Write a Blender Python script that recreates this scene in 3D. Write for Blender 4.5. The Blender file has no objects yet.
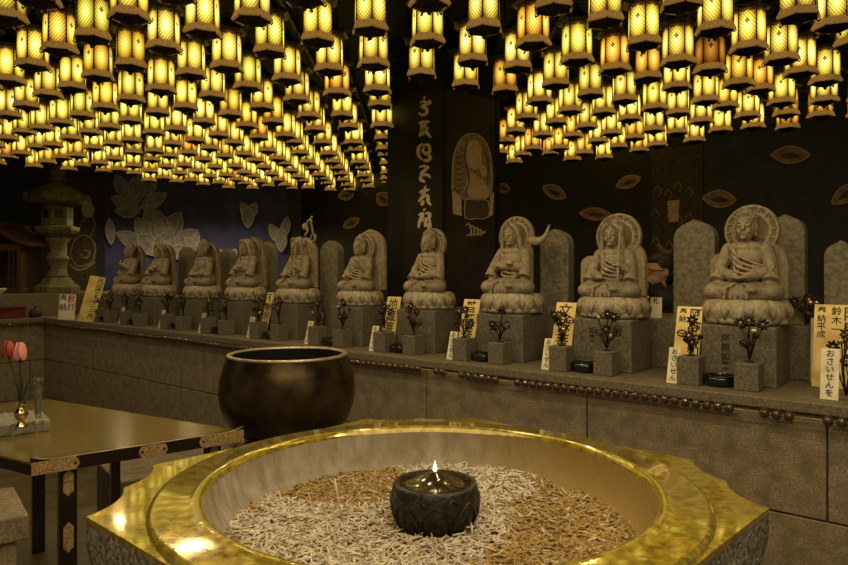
import bpy, bmesh, math, random
from mathutils import Vector, Matrix, Euler, noise
random.seed(11)
PI = math.pi
F, HX, HY = 670.0, 424.0, 271.0          # focal length in pixels, principal point, horizon
EYE = 1.55
scene = bpy.context.scene
C = scene.collection
R = random.uniform

# ------------------------------------------------------------------ helpers
class MB:
    def __init__(s): s.v = []; s.f = []; s.uv = {}; s.sm = []
    def add(s, vs, fs, smooth=False, mat=None):
        b = len(s.v)
        for p in vs:
            p = Vector(p)
            s.v.append(mat @ p if mat else p)
        for f in fs:
            s.f.append([i + b for i in f]); s.sm.append(smooth)
        return s
    def box(s, c, d, mat=None):
        x, y, z = c; a, b, h = d[0]/2, d[1]/2, d[2]/2
        vs = [(x-a,y-b,z-h),(x+a,y-b,z-h),(x+a,y+b,z-h),(x-a,y+b,z-h),(x-a,y-b,z+h),(x+a,y-b,z+h),(x+a,y+b,z+h),(x-a,y+b,z+h)]
        return s.add(vs, [(0,3,2,1),(4,5,6,7),(0,1,5,4),(1,2,6,5),(2,3,7,6),(3,0,4,7)], False, mat)
    def span(s, x0, x1, y0, y1, z0, z1, mat=None):
        return s.box(((x0+x1)/2,(y0+y1)/2,(z0+z1)/2),(x1-x0,y1-y0,z1-z0),mat)
    def lathe(s, prof, seg=32, c=(0,0,0), sx=1, sy=1, smooth=True, caps=True, rot=0, mat=None, mod=None):
        vs = []; fs = []; n = len(prof)
        for (r, z) in prof:
            for k in range(seg):
                a = 2*PI*k/seg + rot
                rr = r*(mod(a, z) if mod else 1)
                vs.append((c[0]+rr*sx*math.cos(a), c[1]+rr*sy*math.sin(a), c[2]+z))
        for i in range(n-1):
            for k in range(seg):
                k2 = (k+1) % seg
                fs.append((i*seg+k, i*seg+k2, (i+1)*seg+k2, (i+1)*seg+k))
        if caps:
            fs.append(tuple(reversed(range(seg)))); fs.append(tuple((n-1)*seg+k for k in range(seg)))
        return s.add(vs, fs, smooth, mat)
    def sphere(s, c, r, seg=12, rings=8, rot=None):
        if not hasattr(r, '__len__'): r = (r, r, r)
        m = Matrix.Translation(c)
        if rot: m = m @ Euler(rot).to_matrix().to_4x4()
        vs = [(0,0,-r[2])]; fs = []
        for i in range(1, rings):
            t = PI*i/rings - PI/2
            for k in range(seg):
                a = 2*PI*k/seg
                vs.append((r[0]*math.cos(t)*math.cos(a), r[1]*math.cos(t)*math.sin(a), r[2]*math.sin(t)))
        vs.append((0,0,r[2])); L = len(vs)-1
        for k in range(seg):
            k2 = (k+1) % seg
            fs.append((0, 1+k2, 1+k)); fs.append((L, L-seg+k, L-seg+k2))
            for i in range(rings-2):
                fs.append((1+i*seg+k, 1+i*seg+k2, 1+(i+1)*seg+k2, 1+(i+1)*seg+k))
        return s.add(vs, fs, True, m)
    def tube(s, pts, rad, seg=6, caps=True, smooth=True):
        pts = [Vector(p) for p in pts]; n = len(pts)
        if not hasattr(rad, '__len__'): rad = [rad]*n
        vs = []; fs = []; up = None
        for i, p in enumerate(pts):
            d = (pts[min(i+1,n-1)] - pts[max(i-1,0)])
            d = d.normalized() if d.length > 1e-9 else Vector((0,0,1))
            if up is None:
                up = Vector((0,0,1)) if abs(d.z) < .9 else Vector((1,0,0))
            a = d.cross(up)
            if a.length < 1e-6: a = d.cross(Vector((0,1,0)))
            a.normalize(); b = a.cross(d).normalized(); up = b
            for k in range(seg):
                t = 2*PI*k/seg
                vs.append(p + (a*math.cos(t) + b*math.sin(t))*rad[i])
        for i in range(n-1):
            for k in range(seg):
                k2 = (k+1) % seg
                fs.append((i*seg+k, i*seg+k2, (i+1)*seg+k2, (i+1)*seg+k))
        if caps:
            fs.append(tuple(reversed(range(seg)))); fs.append(tuple((n-1)*seg+k for k in range(seg)))
        return s.add(vs, fs, smooth)
    def cap(s, p, q, r1, r2=None, seg=10):        # capsule
        r2 = r1 if r2 is None else r2
        s.tube([p, q], [r1, r2], seg); s.sphere(p, r1, seg, 6); s.sphere(q, r2, seg, 6); return s
    def prism(s, poly, y0, y1, mat=None, smooth=False):  # polygon in xz extruded along y
        n = len(poly)
        vs = [(x, y0, z) for x, z in poly] + [(x, y1, z) for x, z in poly]
        fs = [tuple(range(n)), tuple(reversed(range(n, 2*n)))]
        s.add(vs, fs, False, mat)
        fs = [(i, n+i, n+(i+1) % n, (i+1) % n) for i in range(n)]
        return s.add(vs, fs, smooth, mat)
    def zprism(s, poly, z0, z1, mat=None):
        n = len(poly)
        vs = [(x, y, z0) for x, y in poly] + [(x, y, z1) for x, y in poly]
        fs = [tuple(reversed(range(n))), tuple(range(n, 2*n))] + [(i, (i+1) % n, n+(i+1) % n, n+i) for i in range(n)]
        return s.add(vs, fs, False, mat)
    def mesh(s, name):
        me = bpy.data.meshes.new(name)
        me.from_pydata([tuple(p) for p in s.v], [], s.f)
        me.polygons.foreach_set('use_smooth', s.sm)
        me.update()
        return me

def obj(name, mb, mat, parent=None, loc=(0,0,0), rot=(0,0,0), bevel=0, fix=True):
    me = mb.mesh(name) if isinstance(mb, MB) else mb
    if fix and isinstance(mb, MB):
        bm = bmesh.new(); bm.from_mesh(me)
        bmesh.ops.recalc_face_normals(bm, faces=bm.faces); bm.to_mesh(me); bm.free()
    if mat and len(me.materials) == 0: me.materials.append(mat)
    o = bpy.data.objects.new(name, me); C.objects.link(o)
    o.location = loc; o.rotation_euler = rot
    if parent: o.parent = parent
    if bevel:
        b = o.modifiers.new('b', 'BEVEL'); b.width = bevel; b.segments = 2; b.limit_method = 'ANGLE'; b.angle_limit = 0.7
    return o
def tag(o, label=None, cat=None, group=None, kind=None):
    if label: o['label'] = label
    if cat: o['category'] = cat
    if group: o['group'] = group
    if kind: o['kind'] = kind
    return o
def thing(name, label, cat, loc=(0,0,0), rz=0, group=None):
    o = bpy.data.objects.new(name, None); C.objects.link(o); o.empty_display_size = .05
    o.location = loc; o.rotation_euler = (0,0,rz)
    return tag(o, label, cat, group)
def kids(o): return [c for c in bpy.data.objects if c.parent == o]
def bake(mb, mods):                               # evaluate modifiers into a plain mesh
    me = mb.mesh('tmp'); o = bpy.data.objects.new('tmp', me); C.objects.link(o)
    mods(o); bpy.context.view_layer.update()
    dg = bpy.context.evaluated_depsgraph_get()
    out = bpy.data.meshes.new_from_object(o.evaluated_get(dg))
    bpy.data.objects.remove(o); bpy.data.meshes.remove(me)
    return out
def text_mesh(body, size, spacing=1.0):
    cu = bpy.data.curves.new('t', 'FONT'); cu.body = body; cu.size = size; cu.space_line = spacing
    cu.align_x = 'CENTER'; cu.align_y = 'TOP'; cu.resolution_u = 3; cu.offset = size*.012
    o = bpy.data.objects.new('t', cu); C.objects.link(o); bpy.context.view_layer.update()
    me = bpy.data.meshes.new_from_object(o.evaluated_get(bpy.context.evaluated_depsgraph_get()))
    bpy.data.objects.remove(o); bpy.data.curves.remove(cu)
    return me
def catmull(pts, n=6):
    out = []; P = [Vector(p) for p in pts]; P = [2*P[0]-P[1]] + P + [2*P[-1]-P[-2]]
    for i in range(1, len(P)-2):
        for k in range(n):
            t = k/n; a, b, c, d = P[i-1], P[i], P[i+1], P[i+2]
            out.append(.5*((2*b) + (c-a)*t + (2*a-5*b+4*c-d)*t*t + (-a+3*b-3*c+d)*t**3))
    out.append(P[-2]); return out

# ------------------------------------------------------------------ materials
def nt(name):
    m = bpy.data.materials.new(name); m.use_nodes = True
    n = m.node_tree.nodes; b = n['Principled BSDF']
    return m, n, m.node_tree.links, b
def pbr(name, c1, c2=None, scale=20, rough=.6, metal=0, bump=0, bscale=None, detail=6, rvar=0, coat=0, stretch=None, contrast=(.35,.65), c3=None, spec=.5):
    m, n, l, b = nt(name)
    b.inputs['Roughness'].default_value = rough; b.inputs['Metallic'].default_value = metal
    b.inputs['Coat Weight'].default_value = coat; b.inputs['Coat Roughness'].default_value = .1
    b.inputs['Specular IOR Level'].default_value = spec
    b.inputs['Base Color'].default_value = (*c1, 1)
    tc = n.new('ShaderNodeTexCoord'); mp = n.new('ShaderNodeMapping'); l.new(tc.outputs['Object'], mp.inputs[0])
    if stretch: mp.inputs['Scale'].default_value = stretch
    no = n.new('ShaderNodeTexNoise'); no.inputs['Scale'].default_value = scale; no.inputs['Detail'].default_value = detail
    l.new(mp.outputs[0], no.inputs['Vector'])
    if c2:
        r = n.new('ShaderNodeValToRGB'); r.color_ramp.elements[0].position = contrast[0]; r.color_ramp.elements[1].position = contrast[1]
        r.color_ramp.elements[0].color = (*c1, 1); r.color_ramp.elements[1].color = (*c2, 1)
        l.new(no.outputs[0], r.inputs[0]); last = r.outputs[0]
        if c3:
            n2 = n.new('ShaderNodeTexNoise'); n2.inputs['Scale'].default_value = scale*.12; n2.inputs['Detail'].default_value = 4
            l.new(mp.outputs[0], n2.inputs['Vector'])
            r2 = n.new('ShaderNodeValToRGB'); r2.color_ramp.elements[0].position = .4; r2.color_ramp.elements[1].position = .65
            l.new(n2.outputs[0], r2.inputs[0])
            mx = n.new('ShaderNodeMix'); mx.data_type = 'RGBA'; l.new(r2.outputs[0], mx.inputs[0]); l.new(last, mx.inputs[6]); mx.inputs[7].default_value = (*c3, 1)
            mul = n.new('ShaderNodeMath'); mul.operation = 'MULTIPLY'; mul.inputs[1].default_value = .6
            l.new(r2.outputs[0], mul.inputs[0]); l.new(mul.outputs[0], mx.inputs[0])
            last = mx.outputs[2]
        l.new(last, b.inputs['Base Color'])
    if rvar:
        mr = n.new('ShaderNodeMapRange'); mr.inputs[3].default_value = max(0, rough-rvar); mr.inputs[4].default_value = rough+rvar
        l.new(no.outputs[0], mr.inputs[0]); l.new(mr.outputs[0], b.inputs['Roughness'])
    if bump:
        nb = n.new('ShaderNodeTexNoise'); nb.inputs['Scale'].default_value = bscale or scale*2; nb.inputs['Detail'].default_value = 5
        l.new(mp.outputs[0], nb.inputs['Vector'])
        bp = n.new('ShaderNodeBump'); bp.inputs['Strength'].default_value = bump; bp.inputs['Distance'].default_value = .01
        l.new(nb.outputs[0], bp.inputs['Height']); l.new(bp.outputs[0], b.inputs['Normal'])
    return m
def glow(name, col, k):
    m, n, l, b = nt(name); b.inputs['Base Color'].default_value = (0,0,0,1)
    b.inputs['Emission Color'].default_value = (*col, 1); b.inputs['Emission Strength'].default_value = k
    return m

M = {}
M['wallblock'] = pbr('sandstone_block', (.17,.125,.068), (.34,.26,.155), 120, .75, bump=.25, bscale=160, c3=(.10,.08,.045))
M['slab']  = pbr('ledge_stone', (.09,.072,.042), (.19,.15,.09), 90, .6, bump=.15)
M['dark_stone'] = pbr('dark_block_stone', (.08,.066,.044), (.17,.14,.095), 100, .6, bump=.2)
M['statue'] = pbr('carved_stone', (.20,.15,.085), (.35,.27,.165), 50, .6, bump=.12, bscale=180, c3=(.13,.11,.07))
def crevice_shade(m, k=.30, lo=.42, hi=.53):  # shade painted into the base colour: hollows darker, raised edges lighter
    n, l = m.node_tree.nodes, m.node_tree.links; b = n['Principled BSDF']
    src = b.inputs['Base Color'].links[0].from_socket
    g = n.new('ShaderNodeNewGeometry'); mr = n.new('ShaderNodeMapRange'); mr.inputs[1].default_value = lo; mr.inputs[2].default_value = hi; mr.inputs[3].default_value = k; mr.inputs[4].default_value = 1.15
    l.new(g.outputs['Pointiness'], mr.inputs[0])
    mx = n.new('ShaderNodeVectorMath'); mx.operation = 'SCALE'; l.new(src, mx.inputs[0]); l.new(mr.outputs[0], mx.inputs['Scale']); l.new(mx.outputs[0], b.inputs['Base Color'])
crevice_shade(M['statue'])
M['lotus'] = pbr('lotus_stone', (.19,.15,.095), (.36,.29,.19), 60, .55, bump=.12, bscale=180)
crevice_shade(M['lotus'], .5)
M['stele'] = pbr('tablet_stone', (.12,.10,.062), (.24,.20,.13), 50, .65, bump=.4, bscale=70)
M['gold_lit_granite'] = pbr('polished_granite_lit_gold', (.21,.14,.013), (.50,.37,.045), 60, .12, metal=.35, coat=1, bump=.012, bscale=60, rvar=.05, detail=10, contrast=(.3,.66))  # yellow lantern reflection mixed into the grey granite's base colour
M['gold_lit_granite'].node_tree.nodes['Principled BSDF'].inputs['Coat Roughness'].default_value = .05
M['gold_lit_granite'].node_tree.nodes['Principled BSDF'].inputs['Coat IOR'].default_value = 1.6
M['granite'] = pbr('rough_granite', (.05,.045,.035), (.42,.38,.32), 130, .6, bump=.8, bscale=90, c3=(.12,.09,.05))
M['inner'] = pbr('ash_granite_painted_glow', (.20,.165,.13), (.44,.38,.32), 30, .7, bump=.4, bscale=60, stretch=(1,1,.35), c3=(.28,.22,.12))
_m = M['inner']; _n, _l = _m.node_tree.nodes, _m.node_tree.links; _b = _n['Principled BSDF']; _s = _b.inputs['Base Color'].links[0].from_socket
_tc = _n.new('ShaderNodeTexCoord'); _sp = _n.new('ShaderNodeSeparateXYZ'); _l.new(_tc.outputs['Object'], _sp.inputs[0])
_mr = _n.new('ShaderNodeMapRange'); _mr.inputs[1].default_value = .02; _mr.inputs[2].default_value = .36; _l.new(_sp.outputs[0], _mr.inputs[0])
_mx = _n.new('ShaderNodeMix'); _mx.data_type = 'RGBA'; _l.new(_mr.outputs[0], _mx.inputs[0]); _l.new(_s, _mx.inputs[6]); _mx.inputs[7].default_value = (.30,.19,.045,1); _l.new(_mx.outputs[2], _b.inputs['Base Color'])  # warm reflected light painted into the colour, golden toward the right
M['ash'] = pbr('incense_ash', (.14,.085,.03), (.34,.22,.09), 60, .95, bump=1, bscale=80)
M['stub_pale'] = pbr('pale_incense', (.42,.34,.25), (.78,.70,.60), 90, .9)
M['stub_brown'] = pbr('brown_incense', (.26,.16,.05), (.52,.36,.14), 90, .9)
M['iron'] = pbr('black_iron', (.012,.011,.010), (.05,.045,.04), 60, .45, metal=.4, bump=.5, bscale=90)
M['iron_gloss'] = pbr('oily_black_iron', (.03,.022,.008), (.07,.05,.02), 20, .12, metal=.5)
M['bronze'] = pbr('dark_bronze', (.035,.024,.012), (.11,.072,.032), 9, .3, metal=.75, bump=.08, bscale=14, rvar=.12)
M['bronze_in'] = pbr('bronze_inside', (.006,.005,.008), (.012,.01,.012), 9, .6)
M['bronze_rim'] = pbr('worn_bronze_rim', (.35,.27,.17), (.5,.4,.27), 30, .35, metal=.6)
M['tabletop'] = pbr('varnished_tabletop', (.15,.10,.022), (.19,.13,.032), 6, .22, bump=.02, coat=.15, spec=.3, stretch=(1,6,1))
M['lacquer'] = pbr('dark_lacquer', (.012,.006,.004), (.02,.01,.008), 8, .15, coat=.5)
M['brass'] = pbr('etched_brass', (.28,.17,.06), (.75,.52,.25), 160, .35, metal=.8, bump=.8, bscale=220)
M['beadwood'] = pbr('dark_bead_wood', (.035,.017,.009), (.075,.038,.020), 40, .22, coat=.4)
M['cord'] = pbr('bead_cord', (.20,.12,.05), (.3,.2,.1), 40, .6)
M['plaque'] = pbr('gold_paper', (.55,.36,.09), (.85,.66,.26), 7, .45, metal=.25, detail=2)
M['plaque'].node_tree.nodes['Principled BSDF'].inputs['Specular IOR Level'].default_value = .5
M['tagpaper'] = pbr('white_paper', (.62,.52,.32), (.85,.78,.6), 12, .6)
M['ink'] = pbr('black_ink', (.02,.012,.008), None, rough=.6)
M['redink'] = pbr('red_ink', (.35,.03,.015), None, rough=.6)
M['orn'] = pbr('blackened_metal', (.02,.014,.010), (.06,.04,.025), 60, .3, metal=.7)
M['orn_gold'] = pbr('worn_gold_metal', (.30,.20,.08), (.55,.40,.18), 60, .3, metal=.8)
M['bowl_black'] = pbr('black_lacquer_bowl', (.008,.007,.007), None, rough=.2, coat=.4)
M['lframe'] = pbr('lantern_brass_self_lit', (.45,.26,.07), (.78,.50,.16), 90, .5, metal=.1, bump=.3)
_b = M['lframe'].node_tree.nodes['Principled BSDF']; _b.inputs['Emission Color'].default_value = (1,.52,.13,1); _b.inputs['Emission Strength'].default_value = .12  # emission added so the brass rims look lit
M['ldark'] = pbr('lantern_dark_metal', (.018,.011,.006), (.05,.032,.018), 60, .4, metal=.6)
M['ceiling'] = pbr('dark_ceiling', (.006,.005,.004), (.014,.010,.007), 5, .8)
M['floor'] = pbr('floor_stone', (.10,.075,.03), (.17,.13,.06), 8, .35, bump=.1)
M['wall_dark'] = pbr('dark_painted_wall', (.010,.008,.007), (.018,.014,.011), 8, .6, bump=.3, bscale=60)
M['wall_navy'] = pbr('navy_wall', (.016,.018,.034), (.032,.034,.058), 8, .6, bump=.2)
M['blue_panel'] = pbr('blue_painted_panel', (.050,.056,.17), (.08,.085,.24), 5, .8, spec=.2)
M['mural'] = pbr('pale_lotus_paint', (.17,.16,.22), (.33,.31,.35), 14, .7)
M['mural_line'] = pbr('light_lotus_outline', (.33,.32,.36), (.48,.46,.46), 20, .7)
M['leaf'] = pbr('faded_petal_paint', (.20,.125,.085), (.38,.25,.18), 18, .7)
M['leaf_line'] = pbr('petal_outline_paint', (.48,.34,.24), (.62,.46,.34), 30, .7)
M['leaf_dark'] = pbr('petal_inner_paint', (.06,.03,.022), (.10,.05,.04), 30, .7)
M['pillar'] = pbr('black_pillar', (.008,.007,.006), (.013,.011,.009), 6, .6, spec=.15)
M['pillar_panel'] = pbr('calligraphy_board', (.014,.011,.004), (.022,.018,.007), 6, .7, spec=.15)
M['mural_panel'] = pbr('painting_board', (.026,.018,.011), (.042,.030,.019), 7, .7, spec=.2)
M['brush'] = pbr('pale_brush_paint', (.50,.40,.27), (.62,.50,.36), 30, .6)
M['robe'] = pbr('robe_paint', (.20,.13,.085), (.34,.235,.16), 40, .7)
M['robe2'] = pbr('robe_light_paint', (.46,.31,.20), (.60,.43,.28), 40, .7)
M['robe3'] = pbr('robe_dark_paint', (.06,.045,.032), (.09,.065,.045), 40, .7)
M['oldwood'] = pbr('brown_shrine_wood', (.05,.022,.010), (.11,.05,.022), 14, .5, stretch=(1,1,6))
M['woodseat'] = pbr('orange_brown_wood', (.13,.055,.018), (.22,.10,.035), 10, .4, stretch=(1,6,1))
M['redbox'] = pbr('dark_red_lacquer', (.09,.014,.008), (.13,.025,.012), 10, .35)
M['lanternstone'] = pbr('weathered_stone', (.085,.07,.036), (.18,.145,.08), 40, .8, bump=.8, bscale=60)
M['petal_pink'] = pbr('pink_tulip', (.65,.16,.13), (.85,.38,.32), 20, .5)
M['petal_red'] = pbr('red_tulip', (.35,.03,.03), (.5,.07,.05), 20, .5)
M['stem'] = pbr('flower_stem', (.02,.035,.01), (.04,.06,.02), 20, .5)
M['shiny_brass'] = pbr('shiny_brass', (.75,.55,.28), (.9,.7,.4), 30, .12, metal=1)
M['marble'] = pbr('mottled_marble', (.16,.15,.11), (.36,.35,.28), 25, .3, bump=.1)
M['whitebowl'] = pbr('pale_ceramic', (.6,.55,.42), None, rough=.3)
M['skin'] = pbr('skin', (.55,.32,.20), (.62,.38,.26), 20, .5)
M['hair'] = pbr('dark_hair', (.012,.008,.007), (.03,.02,.016), 60, .5)
M['coat'] = pbr('black_coat', (.010,.010,.014), (.02,.02,.026), 30, .8)
M['glasses'] = pbr('red_spectacle_frame', (.25,.02,.015), None, rough=.3)
M['panel_relief'] = pbr('brown_relief_board', (.030,.020,.009), (.075,.052,.026), 24, .6, bump=.8, bscale=24)
M['stain'] = pbr('damp_stain', (.035,.022,.010), (.06,.04,.02), 30, .5)
M['flame'] = glow('candle_flame', (1,.85,.5), 5)
gm, gn, gl, gb = nt('clear_glass'); gb.inputs['Transmission Weight'].default_value = .9; gb.inputs['Roughness'].default_value = .08
gb.inputs['Base Color'].default_value = (.6,.6,.5,1); M['glass'] = gm

def pane_material():
    m, n, l, b = nt('glowing_lantern_pane')
    def math_(op, a, c=None, clamp=False):
        x = n.new('ShaderNodeMath'); x.operation = op; x.use_clamp = clamp
        for i, v in enumerate((a, c)):
            if v is None: continue
            if isinstance(v, (int, float)): x.inputs[i].default_value = v
            else: l.new(v, x.inputs[i])
        return x.outputs[0]
    uv = n.new('ShaderNodeUVMap'); sp = n.new('ShaderNodeSeparateXYZ'); l.new(uv.outputs[0], sp.inputs[0])
    u, v = sp.outputs[0], sp.outputs[1]
    fu = math_('FRACT', u); idx = math_('FLOOR', u); par = math_('MODULO', idx, 2)
    du = math_('SUBTRACT', fu, .5); dv = math_('SUBTRACT', v, .48)
    r2 = math_('ADD', math_('MULTIPLY', math_('MULTIPLY', du, du), 2.4), math_('MULTIPLY', math_('MULTIPLY', dv, dv), 2.6))
    cf = math_('SUBTRACT', 1.0, r2, True)
    # diagonal lattice lines, direction alternates from pane to pane
    sg = math_('SUBTRACT', math_('MULTIPLY', par, 2), 1)
    ph = math_('ADD', math_('MULTIPLY', math_('MULTIPLY', fu, sg), 34), math_('MULTIPLY', v, 52))
    hs = math_('SINE', ph); ht = math_('MULTIPLY', math_('GREATER_THAN', hs, .2), .5)
    hat = math_('SUBTRACT', 1.0, ht)
    # crest
    ex = math_('SUBTRACT', fu, .5); ey = math_('SUBTRACT', v, .62)
    d = math_('SQRT', math_('ADD', math_('MULTIPLY', math_('MULTIPLY', ex, ex), .5), math_('MULTIPLY', ey, ey)))
    an = math_('ARCTAN2', ey, ex)
    rr = math_('ADD', .085, math_('MULTIPLY', math_('COSINE', math_('MULTIPLY', an, 6)), .022))
    em = math_('MULTIPLY', math_('LESS_THAN', d, rr), par)
    keep = math_('SUBTRACT', 1.0, math_('MULTIPLY', em, .85))
    # scalloped brackets at the top
    sc = math_('ADD', .93, math_('MULTIPLY', math_('ABSOLUTE', math_('SINE', math_('MULTIPLY', fu, 2*PI))), -.05))
    keep2 = math_('SUBTRACT', 1.0, math_('MULTIPLY', math_('GREATER_THAN', v, sc), .8))
    k = math_('MULTIPLY', math_('MULTIPLY', hat, keep), keep2)
    oi = n.new('ShaderNodeObjectInfo')
    ramp = n.new('ShaderNodeValToRGB'); e = ramp.color_ramp.elements
    e[0].position = .25; e[0].color = (.16,.07,.008,1); e[1].position = 1; e[1].color = (1.7,1.5,.46,1)
    e2 = ramp.color_ramp.elements.new(.60); e2.color = (.66,.42,.04,1)
    e3 = ramp.color_ramp.elements.new(.86); e3.color = (1.15,.88,.12,1)
    l.new(cf, ramp.inputs[0])
    mx = n.new('ShaderNodeMix'); mx.data_type = 'RGBA'; mx.blend_type = 'MULTIPLY'; mx.inputs[0].default_value = 1
    l.new(ramp.outputs[0], mx.inputs[6]); l.new(oi.outputs['Color'], mx.inputs[7])
    em_ = n.new('ShaderNodeEmission'); l.new(mx.outputs[2], em_.inputs[0]); l.new(math_('MULTIPLY', k, 1.35), em_.inputs[1])
    l.new(em_.outputs[0], n['Material Output'].inputs[0])
    return m
M['pane'] = pane_material()

# ------------------------------------------------------------------ camera and frame of the altar
cam = bpy.data.objects.new('camera', bpy.data.cameras.new('camera')); C.objects.link(cam)
cam.location = (0,0,EYE); cam.rotation_euler = (PI/2,0,0)
cam.data.sensor_width = 36; cam.data.lens = F/848*36; cam.data.shift_y = -(282.5-HY)/848
cam.data.clip_start = .05
scene.camera = cam
E = Vector((.767,-.6415,0)).normalized(); N = Vector((-E.y, E.x, 0))
CO = Vector((-4.087,7.225,0)); ANG = math.atan2(E.y, E.x)
def wp(s, w, z=0): return CO + E*s + N*w + Vector((0,0,z))
def s_at(x, w):                       # position along the altar seen at picture column x, w metres behind its face
    t = (x-HX)/F; X0 = CO.x+N.x*w; Y0 = CO.y+N.y*w
    return (t*Y0-X0)/(E.x-t*E.y)
def ray(x, y): return Vector(((x-HX)/F, 1, -(y-HY)/F))
def on_plane(x, y, p, nrm):
    d = ray(x, y); o = Vector((0,0,EYE)); t = (Vector(p)-o).dot(nrm)/d.dot(nrm)
    return o + d*t

# ------------------------------------------------------------------ room shell
def struct(name, mb, mat, **k):
    o = obj(name, mb, mat, **k); o['kind'] = 'structure'; return o
ZC = 3.30
struct('floor', MB().span(-9,7,-3,12,-.1,0), M['floor'])
struct('ceiling', MB().span(-9,7,-3,12,ZC,ZC+.1), M['ceiling'])
WB = 3.45
def wall_seg(name, a, b, mat, th=.12):
    a = Vector((*a,0)); b = Vector((*b,0)); d = (b-a); L = d.length; an = math.atan2(d.y, d.x)
    return struct(name, MB().span(0,L,0,th,0,ZC), mat, loc=a, rot=(0,0,an))
pA = wp(.1, WB); pR0 = s_at(704, WB); pR = wp(pR0, WB); pE = wp(9.5, WB)
wall_seg('wall_back', pA[:2], pR[:2], M['wall_dark'])
wall_seg('wall_right', pR[:2], pE[:2], M['wall_navy'])
pB = Vector((-4.55,9.15,0)); pC = Vector((-7.2,7.9,0)); pD = Vector((-8.3,4.2,0))
wall_seg('wall_left', pB[:2], pA[:2], M['wall_navy'])
wall_seg('wall_far_left', pC[:2], pB[:2], M['wall_dark'])
wall_seg('wall_side', pD[:2], pC[:2], M['wall_dark'])
# ceiling battens from which the lanterns hang
bt = MB()
for k in range(-8, 16):
    u = (-1.195+.2185*k)*1.2
    bt.span(u-.012,u+.012,1.5,9.6,ZC-.04,ZC)
tr = struct('trim_1', bt, M['ldark'])

# ------------------------------------------------------------------ stone altar platform
altar = thing('stone_altar_platform', 'long sandstone block platform carrying the row of stone buddha statues', 'altar', CO, ANG)
ZS, ZT = 1.05, 1.30
bl = MB()
def blocks(mb, x0, x1, axis, off, row, z0, z1, g=.0035, L=.985):
    k = math.floor((x0-off)/L)
    while off+k*L < x1:
        a = max(x0, off+k*L+g); b = min(x1, off+(k+1)*L-g)
        if b-a > .02:
            if axis == 'x': mb.span(a,b,0,.12,z0+g,z1-g)
            else: mb.span(-.12,-.0,a,b,z0+g,z1-g)
        k += 1
blocks(bl, 0, 9.5, 'x', .42, 1, .60, ZS-.045); blocks(bl, 0, 9.5, 'x', .91, 2, .2, .60); blocks(bl, 0, 9.5, 'x', .42, 3, 0, .2)
obj('facing_blocks', bl, M['wallblock'], altar, bevel=.004)
bl = MB()
blocks(bl, -4, -.002, 'y', -3.6, 1, .60, ZS-.045); blocks(bl, -4, -.002, 'y', -3.1, 2, .2, .60); blocks(bl, -4, -.002, 'y', -3.6, 3, 0, .2)
obj('side_facing_blocks', bl, M['wallblock'], altar, bevel=.004)
obj('mortar_core', MB().span(.0,9.5,.02,1.04,0,ZS-.05).span(-1.2,-.02,-4,1.04,0,ZS-.05), M['dark_stone'], altar)
obj('ledge_slab', MB().zprism([(-1.2,-4),(.02,-4),(.02,-.02),(9.5,-.02),(9.5,1.05),(-1.2,1.05)], ZS-.045, ZS), M['slab'], altar, bevel=.006)
obj('rear_tier', MB().span(-.25,9.5,.52,1.05,ZS,ZT).span(-1.2,-.25,-4,1.05,ZS,ZT), M['slab'], altar, bevel=.006)

# prayer beads strung under the lip
beads = thing('prayer_bead_string', 'long string of dark brown wooden prayer beads running under the altar lip', 'prayer beads', CO, ANG)
gaps = [s_at(x, -.03) for x in (431, 455, 505, 752, 812)]
bpos = []; s = .06; BR = .0205
while s < 8.6:
    if all(abs(s-g) > .045 for g in gaps): bpos.append(s)
    s += .0435
zb = .995
bm0 = MB().sphere((0,0,0), (BR*.95,BR,BR), 12, 8).mesh('bead'); bm0.materials.append(M['beadwood'])
bpos.sort(reverse=True)
near = [b for b in bpos if b < 7.85][:100]; rest = [b for b in bpos if b not in near]
def bz(s): return zb + .004*math.sin(s*5)
for b in near:
    o = bpy.data.objects.new('bead', bm0); C.objects.link(o); o.parent = beads; o.location = (b,-.043,bz(b)); o.rotation_euler = (R(-.1,.1),0,R(-.15,.15))
mb = MB()
for b in rest: mb.sphere((b,-.043,bz(b)), (BR*.95,BR,BR), 8, 6)
y = -.06
while y > -4: mb.sphere((.043,y,bz(y)), BR, 8, 6); y -= .0435
o = obj('bead', mb, M['beadwood'], beads); o['kind'] = 'stuff'
obj('cord', MB().tube([(s_,-.043,bz(s_)) for s_ in [.043+i*.1 for i in range(0,86)]], .004).tube([(.043,-.04,zb),(.043,-2,zb),(.043,-4,zb)], .004), M['cord'], beads)

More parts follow.
